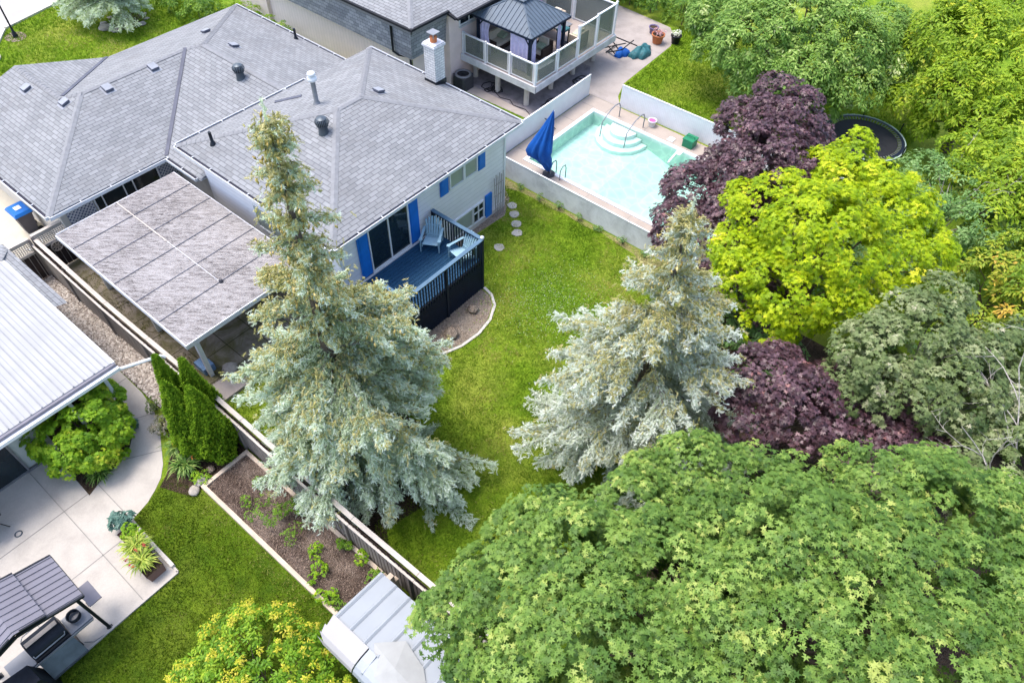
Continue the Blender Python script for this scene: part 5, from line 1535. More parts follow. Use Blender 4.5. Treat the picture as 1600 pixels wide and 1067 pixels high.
rock('corner_rock', 2.85, 13.25, .14, 'brownish rock at the foot of the cedars', 'soil_pale', 7)
rock('plinth_rock', 5.5, 15.9, .28, 'dark hose-wrapped stone by the front carport post', 'rock', 8)
tag(MB().box(4.85, 16.3, 0, 5.25, 16.85, .3).build('blue_tub', plain('faded_blue_plastic', (.16, .27, .45), .6), None, (5.05, 16.6, 0)), 'faded blue tub behind the front carport post', 'tub')
tag(MB().box(4.35, 14.95, 0, 5.55, 15.75, .12).build('concrete_slab', M['path'], None, (5, 15.3, 0)), 'pale concrete slab step at the lawn edge below the carport', 'slab')
RING = ['on the side facing the cream neighbour', 'between the hedge side and the street side', 'on the street side right of the trunk', 'on the street side left of the trunk', 'towards the street corner',
        'on the side facing the lamp post', 'between the lamp post side and the roof', 'nearest the house roof, left one', 'nearest the house roof, right one', 'between the roof side and the hedge']
for k in range(10):
    a = 2 * PI * k / 10
    rock('ring_stone', 16.4 + 1.15 * math.cos(a), 39.75 + 1.0 * math.sin(a), .14 + .10 * (k % 3) / 2 + (.12 if k in (5, 6) else 0), 'pale edging stone of the front tree ring, ' + RING[k], 'rock', 20 + k, group='stones ringing the front tree', flat=.3)
structure('tree_ring_soil', [(16.4 + 1.1 * math.cos(a * PI / 8), 39.75 + .95 * math.sin(a * PI / 8)) for a in range(16)], .012, M['soil'])

# planters on the patio
def box_planter(name, x, y, w_, d_, hh, mat, label):
    r = empty(name, (x, y, 0), label, 'planter')
    m = MB(); a, b = w_ / 2, d_ / 2
    m.raw([(x - a * .85, y - b * .85, .016), (x + a * .85, y - b * .85, .016), (x + a * .85, y + b * .85, .016), (x - a * .85, y + b * .85, .016), (x - a, y - b, hh), (x + a, y - b, hh), (x + a, y + b, hh), (x - a, y + b, hh)],
          [(0, 1, 5, 4), (1, 2, 6, 5), (2, 3, 7, 6), (3, 0, 4, 7)])
    m.build('box', mat, r)
    MB().box(x - a * .95, y - b * .95, hh - .06, x + a * .95, y + b * .95, hh - .04).build('soil', M['soil_dark'], r)
    return r
mp = plain('brown_planter', (.19, .11, .09), .7)
PL1 = box_planter('square_planter', .02, 11.78, .5, .45, .42, mp, 'brown square planter at the patio corner with trailing grass')
PL2 = box_planter('trough_planter', .12, 12.75, .36, 1.05, .36, mp, 'long planter of lime green foliage along the patio edge')
tag(MB().box(.36, 11.5, .0, .46, 13.6, .14).build('planter_kerb', M['kerb'], None, (.4, 12.5, 0)), 'low pale kerb behind the patio planters', 'kerb')

# ================================================================ VEGETATION
G = lambda r, g, b: s2l((r, g, b))
L_maple = leaf_mat('maple_leaf', [(0.0, (0.045, 0.11, 0.018)), (0.45, (0.13, 0.24, 0.040)), (0.8, (0.26, 0.39, 0.075)), (1.0, (0.45, 0.52, 0.13))], 0.35, 0.3, 0.5)
L_yellow = leaf_mat('golden_leaf', [(0.0, (0.13, 0.25, 0.006)), (0.45, (0.33, 0.47, 0.006)), (0.8, (0.54, 0.63, 0.012)), (1.0, (0.76, 0.72, 0.05))], 0.4, 0.25)
L_purple = leaf_mat('purple_leaf', [(0.0, (0.020, 0.010, 0.014)), (0.5, (0.085, 0.038, 0.050)), (0.85, (0.19, 0.105, 0.125)), (1.0, (0.34, 0.15, 0.14))], 0.15, 0.5, 0.4)
L_grey = leaf_mat('greyish_leaf', [(0.0, (0.045, 0.085, 0.022)), (0.5, (0.145, 0.20, 0.065)), (0.85, (0.32, 0.36, 0.18)), (1.0, (0.48, 0.46, 0.31))], 0.25, 0.3)
L_urg = leaf_mat('silvery_green_leaf', [(0.0, (0.045, 0.125, 0.018)), (0.5, (0.17, 0.31, 0.045)), (0.85, (0.38, 0.52, 0.13)), (1.0, (0.64, 0.70, 0.34))], 0.3, 0.3)
L_ury = leaf_mat('lime_leaf', [(0.0, (0.09, 0.19, 0.014)), (0.5, (0.27, 0.41, 0.022)), (0.85, (0.46, 0.56, 0.04)), (1.0, (0.70, 0.64, 0.06))], 0.4, 0.25)
L_shrub = leaf_mat('dull_green_leaf', [(0.0, (0.07, 0.17, 0.04)), (0.5, (0.18, 0.33, 0.09)), (1.0, (0.38, 0.52, 0.22))], 0.3, 0.3)
L_orange = leaf_mat('golden_green_leaf', [(0.0, (0.12, 0.24, 0.02)), (0.5, (0.27, 0.38, 0.03)), (0.85, (0.48, 0.46, 0.05)), (1.0, (0.62, 0.42, 0.07))], 0.35)
L_hedge = leaf_mat('hedge_leaf', [(0.0, (0.04, 0.12, 0.015)), (0.5, (0.12, 0.25, 0.025)), (1.0, (0.32, 0.46, 0.06))], 0.3)
L_lime = leaf_mat('fresh_green_leaf', [(0.0, (0.09, 0.22, 0.01)), (0.5, (0.23, 0.42, 0.02)), (0.85, (0.40, 0.55, 0.03)), (1.0, (0.60, 0.62, 0.06))], 0.4)
L_cedar = leaf_mat('cedar_foliage', [(0.0, (0.03, 0.095, 0.006)), (0.5, (0.10, 0.215, 0.010)), (1.0, (0.25, 0.39, 0.02))], 0.25, 0.15, 0.7)
L_spruce = leaf_mat('blue_spruce_needle', [(0.0, (0.06, 0.09, 0.03)), (0.3, (0.24, 0.32, 0.15)), (0.6, (0.54, 0.64, 0.46)), (0.85, (0.70, 0.79, 0.70)), (1.0, (0.82, 0.89, 0.87))], 0.3, 0.2, 0.6)
L_spruce2 = leaf_mat('silver_spruce_needle', [(0.0, (0.14, 0.18, 0.08)), (0.3, (0.33, 0.39, 0.24)), (0.6, (0.55, 0.61, 0.48)), (0.85, (0.74, 0.80, 0.74)), (1.0, (0.85, 0.88, 0.86))], 0.2, 0.2, 0.6)
L_cone = leaf_mat('cone_scale', [(0.0, (0.34, 0.25, 0.07)), (0.5, (0.56, 0.44, 0.15)), (1.0, (0.70, 0.56, 0.26))], 0.1, 0.2, 0.7)
L_fern = leaf_mat('green_spruce_needle', [(0.0, (0.05, 0.12, 0.015)), (0.5, (0.15, 0.27, 0.03)), (1.0, (0.32, 0.42, 0.08))], 0.15)
L_hosta = leaf_mat('blue_green_leaf', [(0.0, (0.05, 0.12, 0.09)), (1.0, (0.16, 0.29, 0.24))], 0.2, 0.4)
L_grassy = leaf_mat('strap_leaf', [(0.0, (0.05, 0.12, 0.02)), (0.6, (0.15, 0.28, 0.05)), (1.0, (0.34, 0.42, 0.12))], 0.25)
L_blade = leaf_mat('grass_blade', [(0.0, (0.06, 0.14, 0.006)), (0.45, (0.155, 0.275, 0.018)), (0.85, (0.32, 0.41, 0.045)), (1.0, (0.52, 0.47, 0.16))], 0.3, 0.1, 0.8)
L_blade2 = leaf_mat('lush_blade', [(0.0, (0.035, 0.08, 0.006)), (0.5, (0.095, 0.165, 0.010)), (0.85, (0.19, 0.255, 0.02)), (1.0, (0.34, 0.37, 0.09))], 0.3, 0.1, 0.8)
L_veg = leaf_mat('herb_leaf', [(0.0, (0.05, 0.14, 0.01)), (0.5, (0.14, 0.28, 0.02)), (1.0, (0.34, 0.48, 0.06))], 0.3)
L_flower_o = leaf_mat('orange_petal', [(0.0, (0.70, 0.16, 0.02)), (1.0, (0.85, 0.30, 0.06))], 0.2)
L_flower_r = leaf_mat('red_petal', [(0.0, (0.45, 0.02, 0.04)), (1.0, (0.65, 0.08, 0.10))], 0.2)
L_flower_y = leaf_mat('yellow_petal', [(0.0, (0.80, 0.60, 0.02)), (1.0, (0.95, 0.75, 0.06))], 0.2)
L_white = leaf_mat('white_clover', [(0.0, (0.55, 0.6, 0.45)), (1.0, (0.85, 0.85, 0.78))], 0.2)
B_brown = bark('brown_bark', (0.13, 0.10, 0.08)); B_grey = bark('grey_bark', (0.20, 0.18, 0.16)); B_pale = bark('pale_dead_wood', (0.52, 0.48, 0.43))

YELLOW=[(16.94,4.43,4.3,.8),(21.2,3.8,5.4,.8),(22.1,2.3,5.2,.8),(22.3,3.3,5.4,.75),(20.75,2.85,5.5,1.10),(20.58,1.43,5.3,1.40),(20.22,0.28,4.8,1.20),(18.76,4.06,5.0,1.50),(19.40,5.20,4.5,0.90),(17.76,2.40,5.6,1.80),(18.76,1.01,5.0,1.50),(16.78,3.61,4.0,1.20),(16.48,2.39,4.5,1.40),(15.59,2.36,3.6,0.80),(17.35,1.24,4.6,1.30),(18.10,4.72,4.0,0.90),(23.11,3.53,5.5,0.55),(20.50,-0.19,4.5,0.80)]
GREY=[(17.90,-1.03,5.2,0.80),(16.38,-1.02,5.2,1.20),(15.07,-0.56,5.0,1.20),(14.57,-0.33,4.2,1.00),(14.7,-1.46,4.6,1.10),(15.54,-2.14,4.8,1.40),(17.32,-2.91,4.5,1.10),(16.22,-3.64,4.3,1.20),(18.75,-3.64,4.0,1.20),(15.0,-4.2,4.2,1.2),(14.0,-3.7,4.0,1.1),(16.6,-4.9,4.2,1.3),(18.0,-4.6,3.6,1.3),(13.2,-4.4,4.2,1.0)]
LOWPURPLE=[(14.35,-.8,3.7,.9),(14.26,-1.78,3.7,.85),(14.31,-2.48,3.6,.7),(13.24,1.45,4.0,1.10),(12.20,1.36,3.6,0.90),(13.20,0.44,3.8,1.20),(15.21,0.28,3.0,0.90),(14.4,-0.9,3.5,0.95),(13.6,-1.04,3.4,0.95),(13.9,-1.9,3.5,0.90),(14.0,-3.0,3.5,0.9),(12.9,-2.2,3.4,.8),(13.98,1.52,4.0,0.70)]
PURPLE=[(18.07,4.87,2.2,.9),(17.81,3.96,2.4,.9),(18.61,5.53,2.6,1.0),(17.98,3.17,2.2,.8),(20.2,7.6,3.2,1.0),(22.0,6.4,3.4,1.4),(23.34,6.71,6.0,0.75),(22.66,5.89,5.6,1.30),(22.48,7.18,5.0,1.00),(23.25,4.89,4.6,0.90),(21.04,5.31,4.8,1.70),(20.83,6.63,4.0,1.20),(19.91,7.23,3.4,1.20),(18.96,7.30,2.8,0.90),(18.67,7.47,2.0,0.60),(19.76,5.46,3.6,1.40),(19.26,6.44,2.8,1.10),(21.77,4.35,3.8,1.10)]
URGREEN=[(32.26,13.25,3.5,1.40),(30.24,10.39,4.0,1.80),(31.81,8.89,4.5,1.80),(32.31,7.26,4.3,1.80),(35.20,6.42,3.8,1.40),(30.20,8.05,3.4,1.60),(31.49,6.11,3.0,1.40),(33.90,5.44,3.0,1.20),(29.85,9.74,2.6,1.20),(31.24,12.44,2.6,1.10),(31.35,6.83,2.0,1.10),(33.73,10.38,4.5,1.80),(34.94,13.29,3.5,1.50)]
URYELLOW=[(26.6,-3.0,3.8,1.4),(28.6,-2.4,4.0,1.4),(30.2,-1.0,3.2,1.2),(35.32,3.40,4.5,2.00),(38.37,2.64,4.5,2.00),(34.81,4.03,3.6,1.40),(32.95,2.22,3.6,1.60),(34.43,1.04,4.0,2.00),(33.12,3.88,2.4,0.90),(32.69,2.70,2.0,0.80),(31.87,-0.51,3.5,1.60),(32.30,0.82,3.0,1.30)]
RYELLOW=[(26.6,-3.0,3.8,1.4),(28.6,-2.4,4.0,1.4),(30.2,-1.0,3.2,1.2),(27.71,-0.06,3.6,1.10),(27.41,-1.36,4.0,1.50),(26.24,-1.57,3.4,1.20),(29.58,0.89,3.0,0.90)]
SHRUB=[(27.3,2.0,2.5,0.80),(26.86,1.24,3.0,1.20),(26.18,1.45,2.4,0.90),(26.49,-0.04,3.0,1.30),(25.48,-1.02,3.0,1.20),(25.12,-0.09,2.4,1.10),(25.74,0.82,2.4,1.00),(25.85,-1.78,2.6,1.00)]
ORANGE=[(22.6,-3.6,2.6,1.2),(21.6,-2.6,1.8,1.0),(24.8,-3.6,3.2,1.2),(23.53,-2.19,3.0,1.00),(23.26,-1.81,2.5,0.80),(23.46,-3.02,3.0,1.10),(24.49,-2.44,3.2,0.80)]
MAPLE_RAW=[(3.19,3.72,4.5,0.70),(4.13,3.51,5.0,1.00),(5.39,3.87,4.8,0.70),(5.64,3.06,5.2,1.10),(4.06,2.19,5.6,1.50),(5.27,1.76,5.8,1.40),(3.05,2.43,5.0,1.00),(3.97,0.88,6.0,1.60),(7.27,1.90,5.2,1.20),(8.72,1.49,5.2,1.10),(6.03,0.61,6.2,1.50),(9.91,1.73,4.8,0.60),(9.08,0.24,5.6,1.10),(7.31,-0.02,6.3,1.40),(9.67,-0.79,6.0,1.10),(11.55,-1.04,5.4,0.60),(7.56,-1.03,6.8,1.60),(10.23,-1.84,6.2,1.10),(11.73,-2.54,5.6,0.80),(10.14,-3.05,6.4,1.30),(8.05,-2.30,7.0,1.60),(5.89,-0.97,6.8,1.70),(4.60,-0.21,6.4,1.50),(6.36,-2.21,7.2,1.80),(8.36,-3.53,7.0,1.60),(10.84,-4.16,6.2,1.20),(8.65,-4.61,6.8,1.60),(6.74,-3.43,7.2,1.60),(12.59,-3.87,5.4,0.70),(3.04,1.67,5.2,1.20),(8.42,2.35,4.6,0.70)]

_rm = np.random.default_rng(77)
MAPLE = [(x, y, z + _rm.uniform(-.45, .35), r * _rm.uniform(.8, 1.08)) for x, y, z, r in MAPLE_RAW] + [(4.6, 1.3, 4.3, 1.3), (6.2, .2, 4.9, 1.6), (7.6, -1.6, 5.2, 1.9), (9.4, -2.0, 4.8, 1.5), (5.6, -1.6, 5.0, 1.6), (4.0, .6, 4.2, 1.0), (8.3, 1.2, 4.3, .9), (6.6, 1.8, 4.4, .9), (8.5,-1.15,5.9,1.3), (9.3,-2.9,6.0,1.3), (4.6,-.2,5.3,1.2)]
broad_tree('maple_tree', (7.4, -1.2, 0), MAPLE, L_maple, B_brown, 'large green maple crown filling the lower right foreground', leaf=0.135, dens=8, clump=0.29, leaves=42, seed=2, r0=.3, tone_sd=.17, top=(7.3, -1.1, 3.2), inner=.12)
broad_tree('golden_maple', (18.6, 1.9, 0), YELLOW, L_yellow, B_brown, 'bright yellow-green tree behind the silver spruce', leaf=0.17, dens=5.6, clump=0.31, leaves=30, seed=3, r0=.16, tone_sd=.15, top=(18.3, 2.2, 3.0), inner=.1, droop=.6)
broad_tree('purple_maple', (20.6, 4.7, 0), PURPLE, L_purple, B_brown, 'tall dark purple maple standing at the end of the pool', leaf=0.16, dens=7.5, clump=0.31, leaves=36, seed=4, r0=.16, tone_sd=.12, top=(21.2, 5.6, 3.2), droop=.7)
broad_tree('purple_maple', (13.6, 0.6, 0), LOWPURPLE, L_purple, B_brown, 'lower dark purple maple squeezed between the silver spruce and the green maple', leaf=0.16, dens=7, clump=0.30, leaves=34, seed=5, r0=.12, tone_sd=.12, top=(13.6, .6, 2.4), droop=.7)
broad_tree('grey_green_tree', (15.4, -2.0, 0), GREY, L_grey, B_grey, 'dull grey-green leafy tree at the right behind the purple foliage', leaf=0.165, dens=5.8, clump=0.32, leaves=36, seed=6, r0=.15, tone_sd=.13, top=(15.5, -1.9, 2.8), droop=.5)
broad_tree('apple_tree', (32.2, 8.2, 0), URGREEN, L_urg, B_brown, 'wide mid-green tree beyond the far lawn near the top edge', leaf=0.18, T=OVAL, dens=6.2, clump=0.38, leaves=46, seed=7, r0=.2, tone_sd=.13, top=(32.2, 8.6, 2.2), up=.8)
broad_tree('lime_tree', (34.6, 1.6, 0), URYELLOW, L_ury, B_brown, 'lime yellow-green tree in the upper right corner', leaf=0.20, T=OVAL, dens=4.4, clump=0.44, leaves=48, seed=8, r0=.2, tone_sd=.16, top=(34.8, 1.8, 2.2))
broad_tree('yellowing_tree', (27.8, -1.0, 0), RYELLOW, L_ury, B_brown, 'small yellow-green tree at the right edge below the corner tree', leaf=0.2, T=OVAL, dens=3.4, clump=0.4, leaves=40, seed=9, r0=.12, tone_sd=.16)
broad_tree('willow_shrub', (26.2, .2, 0), SHRUB, L_shrub, B_pale, 'soft grey-green shrub with bare twigs beside the trampoline', cat='shrub', leaf=0.15, T=OVAL, dens=3.6, clump=0.36, leaves=50, seed=10, r0=.09, tone_sd=.13, top=(26.2, .2, 1.6))
broad_tree('golden_shrub', (23.6, -2.5, 0), ORANGE, L_orange, B_brown, 'orange-tinged green shrub at the right edge', cat='shrub', leaf=0.17, T=OVAL, dens=4, clump=0.34, leaves=44, seed=12, r0=.09, tone_sd=.2)
# backdrop row that closes the gap between the right-hand trees
fill = [(29.5, -4.0, 3.0, 1.9), (26.0, -5.5, 3.0, 1.9), (31.8, -2.2, 2.6, 1.5), (22.4, -6.0, 3.0, 1.6)]
broad_tree('dense_bush', (27.5, -4.4, 0), fill, L_shrub, B_brown, 'dense dark green bush row at the far right edge behind the shrubs', cat='shrub', leaf=0.2, T=OVAL, dens=3, clump=.42, leaves=40, seed=13, r0=.1)
UND = [(17.2, 4.2, .7, .8), (18.2, 3.4, .8, .9), (16.4, 3.2, .7, .8), (17.4, 2.2, .8, .9), (18.8, 4.6, .6, .7), (15.6, 1.8, .7, .8), (24.8, .6, 1.0, 1.1), (24.6, -1.0, 1.0, 1.1), (25.6, 2.4, .7, .9), (21.6, 2.6, .9, 1.0), (22.8, 1.6, .9, 1.1), (23.6, 3.4, .8, .9), (22.2, .2, 1.2, 1.2), (21.0, -1.5, 1.3, 1.2), (19.8, -.6, 1.0, 1.0)]
broad_tree('undergrowth_shrub', (22.1, 1.4, 0), UND, L_shrub, B_brown, 'low green shrubs under the yellow-green tree', cat='shrub', leaf=.15, T=OVAL, dens=3.4, clump=.34, leaves=36, seed=14, r0=.06)

def spruce(name, base, height, R_, label, mat, seed, cone_from=.55, droop=.32, start=.05, dens=1.0, bare=0.0, cones=1.0, bl=.15, nwh=None, power=.8, tint=0.0, olive=0.0, thin=.5, asym=(0, 0), tiptan=0.0):
    rng = np.random.default_rng(seed)
    root = empty(name, base, label, 'tree')
    bx, by, bz = base
    mb = MB(); mb.tube([(bx, by, -.1), (bx, by, height * .5), (bx, by, height * .97)], [height * .022, height * .013, .012], 10)
    limbm = MB()
    P = []; Dd = []; S = []; T_ = []; CP = []; CD = []; OP = []; OD = []
    def bough(p0, az, e0, L, t, lev):
        h = np.array([math.cos(az), math.sin(az), 0]); side = np.array([-h[1], h[0], 0])
        k = max(5, int(L / .14)); pts = []; p = np.array(p0, float)
        for j in range(k + 1):
            u = j / k
            pts.append(p.copy())
            el = e0 - droop * 2.7 * u + droop * 1.9 * u * u + rng.normal() * .04
            p = p + (h * math.cos(el) + np.array([0, 0, math.sin(el)])) * (L / k)
        pts = np.array(pts)
        pp_ = pts[::2]
        if len(pp_) > 2: limbm.tube([tuple(q) for q in pp_], [.024 * (1 - .8 * q / (len(pp_) - 1)) * (.4 + L / 3) for q in range(len(pp_))], 5, False)
        if lev == 0 and L > 1.1:
            for s_ in (.25, .38, .5, .62, .75):
                if rng.random() < .9:
                    bough(pts[int(s_ * k)], az + rng.choice([-1, 1]) * rng.uniform(.4, .8), e0 - droop * 1.6 * s_, L * (1.0 - s_) * rng.uniform(.7, 1.0), t, 1)
        s_ = (.12 if lev == 0 else .05) + bare * .3
        while s_ < 1.0:
            idx = s_ * k; a = int(idx); f = idx - a
            q = pts[min(a, k)] * (1 - f) + pts[min(a + 1, k)] * f
            tl = (.16 + .08 * L) * (1.2 - .6 * s_) * rng.uniform(.6, 1.25)
            for sg in (-1, 1):
                dirv = h * rng.uniform(.3, .8) + side * sg * rng.uniform(.45, .9) + np.array([0, 0, -.55 - .55 * rng.random()])
                dirv /= np.linalg.norm(dirv)
                m_ = max(1, int(tl / (bl * .6)))
                for w_ in range(m_):
                    c = q + dirv * (bl * .6) * (w_ + .4)
                    P.append(c); Dd.append(dirv + rng.normal(size=3) * .3); S.append(bl * rng.uniform(.85, 1.3))
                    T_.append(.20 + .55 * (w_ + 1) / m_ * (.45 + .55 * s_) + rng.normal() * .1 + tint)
                    if w_ == m_ - 1:
                        for _ in range(3):
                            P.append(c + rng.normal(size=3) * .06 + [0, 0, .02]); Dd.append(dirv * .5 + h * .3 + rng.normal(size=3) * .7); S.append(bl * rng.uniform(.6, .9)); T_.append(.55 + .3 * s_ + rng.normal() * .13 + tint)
                    if rng.random() < .6:
                        P.append(c + rng.normal(size=3) * .05); Dd.append(dirv * .7 + h * .4 + rng.normal(size=3) * .55); S.append(bl * rng.uniform(.6, 1.0)); T_.append(.45 + .4 * s_ + rng.normal() * .13 + tint)
            s_ += .10 / L / dens * rng.uniform(.8, 1.3)
        for j in range(1, k + 1):
            for _ in range(3):
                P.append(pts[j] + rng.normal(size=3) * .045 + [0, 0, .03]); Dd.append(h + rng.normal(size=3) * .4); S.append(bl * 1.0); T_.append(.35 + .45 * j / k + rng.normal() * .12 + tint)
            if olive and rng.random() < olive * (.02 + 1.4 * t * t):
                for _ in range(9):
                    OP.append(pts[j] + rng.normal(size=3) * .09 + [0, 0, .05]); OD.append(h * .5 + [0, 0, -.4] + rng.normal(size=3) * .5)
        if t > cone_from - .15 * rng.random() and cones > 0:
            for _ in range(int(L * 26 * cones * (1 if t > cone_from else .35)) + 3):
                u = rng.uniform(.2, 1.0); q = pts[int(u * k)]
                CP.append(q + np.array([rng.normal() * .13, rng.normal() * .13, -.05 - .09 * rng.random() + .05])); CD.append(np.array([rng.normal() * .3, rng.normal() * .3, -1]))
    nw = nwh or int(height * 1.9)
    for i in range(nw):
        t = min(.985, start + (1 - start) * (i + rng.uniform(-.35, .35)) / nw)
        L0 = (R_ * (1 - t) ** power + .14) * (1 - thin * min(1, max(0, (t - .33) / .32)))
        if t < .2: L0 *= .82 + .9 * t
        nb = int(rng.integers(5, 8)) if t < .5 else int(rng.integers(4, 6))
        ph = rng.uniform(0, 2 * PI)
        for b_ in range(nb):
            az = ph + 2 * PI * b_ / nb + rng.normal() * .25
            bough((bx, by, height * t), az, .25 * t + .08 + rng.normal() * .06, L0 * (rng.uniform(.62, 1.12) if t < .42 else (rng.uniform(.4, 1.4) if t < .8 else rng.uniform(.6, 1.0))) * (1 + asym[0] * (1 - t) * math.cos(az - asym[1])), t, 0)
    for j in range(14):
        P.append(np.array([bx, by, height * (.94 + .005 * j)])); Dd.append(rng.normal(size=3) * .6 + [0, 0, .8]); S.append(bl); T_.append(.7)
    P = np.array(P); Dd = unit(np.array(Dd)); n = len(P)
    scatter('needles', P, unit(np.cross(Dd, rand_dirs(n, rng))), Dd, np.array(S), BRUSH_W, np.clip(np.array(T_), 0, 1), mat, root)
    if OP:
        OP = np.array(OP); OD = unit(np.array(OD)); m_ = len(OP)
        scatter('olive_shoots', OP, unit(np.cross(OD, rand_dirs(m_, rng))), OD, rng.uniform(.1, .16, m_), BRUSH_W, rng.random(m_), L_olive, root, kind='stuff')
    if CP:
        CP = np.array(CP); CD = unit(np.array(CD)); N = unit(np.cross(CD, rand_dirs(len(CP), rng)))
        cv_ = [(math.cos(PI * i / 2) * .2, .0, math.sin(PI * i / 2) * .2) for i in range(4)] + [(0, -.5, 0), (0, .5, 0)]; cf = []
        for i in range(4): cf += [(i, (i + 1) % 4, 4, 4), ((i + 1) % 4, i, 5, 5)]
        scatter('cones', CP, N, CD, rng.uniform(.11, .19, len(CP)), (np.array(cv_), np.array(cf)), rng.random(len(CP)), L_cone, root, kind='stuff')
    print(name, n, len(CP), len(OP))
    mb.build('trunk', B_brown, root); limbm.build('limbs', B_grey, root, kind='stuff')
    return root
BRUSH_W = brush(13, .46, .068, 3)
L_olive = leaf_mat('olive_shoot', [(0, (.24, .24, .07)), (.5, (.46, .43, .16)), (1, (.64, .57, .30))], .15, .2, .7)
spruce('blue_spruce', (5.86, 10.07, 0), 12.15, 3.75, 'tall blue spruce with drooping branches and tan cones near its top, beside the board fence', L_spruce, 21, cone_from=.60, dens=1.05, power=.72, olive=1.7, thin=.5, tint=.06, asym=(.24, math.radians(-25)))
spruce('silver_spruce', (11.45, 4.17, 0), 9.78, 3.95, 'sparser silver spruce right of the lawn in front of the yellow-green tree', L_spruce2, 22, cone_from=.74, droop=.26, dens=.95, bare=.2, cones=.4, power=.75, tint=.06, olive=1.1, thin=.3, asym=(.12, math.radians(-160)))
spruce('young_spruce', (19.9, -4.0, 0), 6.2, 2.5, 'green spruce with long arching boughs at the right edge', L_fern, 23, cones=0, droop=.3, dens=.8)
spruce('front_spruce', (16.4, 39.9, 0), 5.8, 2.9, 'blue-grey spruce on the front lawn cut off by the top edge', L_spruce, 24, cones=0, droop=.3, start=.22, dens=.8, nwh=14, asym=(.3, math.radians(150)))

# bare dead boughs
def dead_branches(base, tips, label, seed):
    rg = np.random.default_rng(seed); mb = MB()
    def grow(p, d, L, r, lv):
        k = 5; pts = [p]; q = p.copy()
        for i in range(k):
            d = unit((d + rg.normal(size=3) * .16)[None])[0]; q = q + d * L / k; pts.append(q.copy())
        mb.tube([tuple(a) for a in pts], [r * (1 - .75 * i / k) for i in range(k + 1)], 5, False)
        if lv > 0:
            for i in range(2, k + 1):
                for _ in range(1):
                    if rg.random() < .6: grow(pts[i], unit((d + rg.normal(size=3) * .6)[None])[0], L * .5, r * .5, lv - 1)
    q0 = np.array(base, float)
    r = empty('dead_tree', (base[0], base[1], 0), label, 'tree')
    for t in tips:
        v = np.array(t, float) - np.array(base, float); L = np.linalg.norm(v); mb = MB(); grow(np.array(base, float), v / L, L, .035, 3); mb.build('limb', B_pale, r)
    MB().tube([(base[0], base[1], 0), (base[0] + .1, base[1], base[2] * .5), base], [.1, .08, .045], 8).build('trunk', B_pale, r)
dead_branches((14.2, -4.6, 3.6), [(13.6, -2.6, 5.9), (15.6, -3.0, 5.8), (12.9, -3.6, 5.2)], 'bare pale dead branches poking out of the foliage at the right edge', 31)
dead_branches((26.0, .2, 2.2), [(26.5, .5, 4.2), (26.2, .0, 4.1)], 'thin bare twigs standing out of the grey-green shrub', 32)

# cedars
def cedar(base, height, r0, label, seed, group='emerald cedars by the fence'):
    rng = np.random.default_rng(seed)
    root = empty('cedar', base, label, 'tree', group)
    n = int(9000 * height / 3.5)
    t = rng.random(n) ** .8; az = rng.uniform(0, 2 * PI, n)
    lump = 1 + .14 * np.sin(az * 3 + t * 9 + seed) + .10 * np.sin(az * 7 - t * 17)
    R_ = r0 * 1.12 * np.minimum(1, (1 - t) * 1.35 + .03) ** .8 * (.75 + .25 * np.minimum(1, t * 6)) * lump
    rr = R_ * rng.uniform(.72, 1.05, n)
    d = np.stack([np.cos(az), np.sin(az), np.zeros(n)], 1)
    P = np.array(base) + d * rr[:, None] + np.stack([np.zeros(n), np.zeros(n), .05 + t * height], 1)
    D = unit(d * .5 + np.array([0, 0, 1.0]) + rng.normal(size=(n, 3)) * .3)
    N = unit(np.cross(D, unit(np.cross(d, [0, 0, 1.0]) + rng.normal(size=(n, 3)) * 1.0)))
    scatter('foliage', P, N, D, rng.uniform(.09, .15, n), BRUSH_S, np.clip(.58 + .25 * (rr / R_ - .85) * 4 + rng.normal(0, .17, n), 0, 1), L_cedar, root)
    MB().tube([(base[0], base[1], 0), (base[0], base[1], height * .9)], [.06, .01], 8).build('trunk', B_brown, root)
BRUSH_S = brush(6, .5, .12, 5)
cedar((3.45, 14.9, 0), 3.5, .42, 'left rear emerald cedar against the board fence, its tip nearest the drain pipe', 41)
cedar((3.84, 14.25, 0), 3.5, .42, 'right rear emerald cedar leaning over the board fence', 42)
cedar((3.10, 14.0, 0), 3.4, .50, 'front left emerald cedar beside the curved path', 43)
cedar((3.45, 13.45, 0), 3.3, .52, 'front right emerald cedar nearest the raised bed', 44)

def bush(name, c, r, hh, mat, label, seed, leaf=.09, T=OVAL, n=900, cat='shrub', group=None, tone=(.5, .2), stems=True, z0=0.0, lobes=7, base=None):
    rng = np.random.default_rng(seed)
    root = empty(name, (c[0], c[1], z0), label, cat, group)
    L = [(c[0] + rng.normal() * r * .38, c[1] + rng.normal() * r * .38, z0 + hh * rng.uniform(.35, .7), r * rng.uniform(.35, .6)) for _ in range(lobes)]
    P, N, D, ct, C = crown_points(L, 7 / r ** 2, r * .2, max(3, int(n / 70)), rng, up=.8)
    if len(P) > n * 1.6: 
        k = rng.permutation(len(P))[:int(n * 1.6)]; P, N, D, ct = P[k], N[k], D[k], ct[k]
    P[:, 2] = np.maximum(P[:, 2], z0 + .03)
    scatter('foliage', P, N, D, leaf * rng.uniform(.7, 1.25, len(P)), T, np.clip(tone[0] + ct * tone[1] * .6 + rng.normal(0, .12, len(P)), 0, 1), mat, root)
    if stems:
        m = MB()
        for l in L[:5]: m.tube([(c[0], c[1], z0), ((c[0] + l[0]) / 2, (c[1] + l[1]) / 2, z0 + hh * .3), (l[0], l[1], l[2])], [.02, .015, .006], 5, False)
        m.build('stems', B_brown, root)
    return root
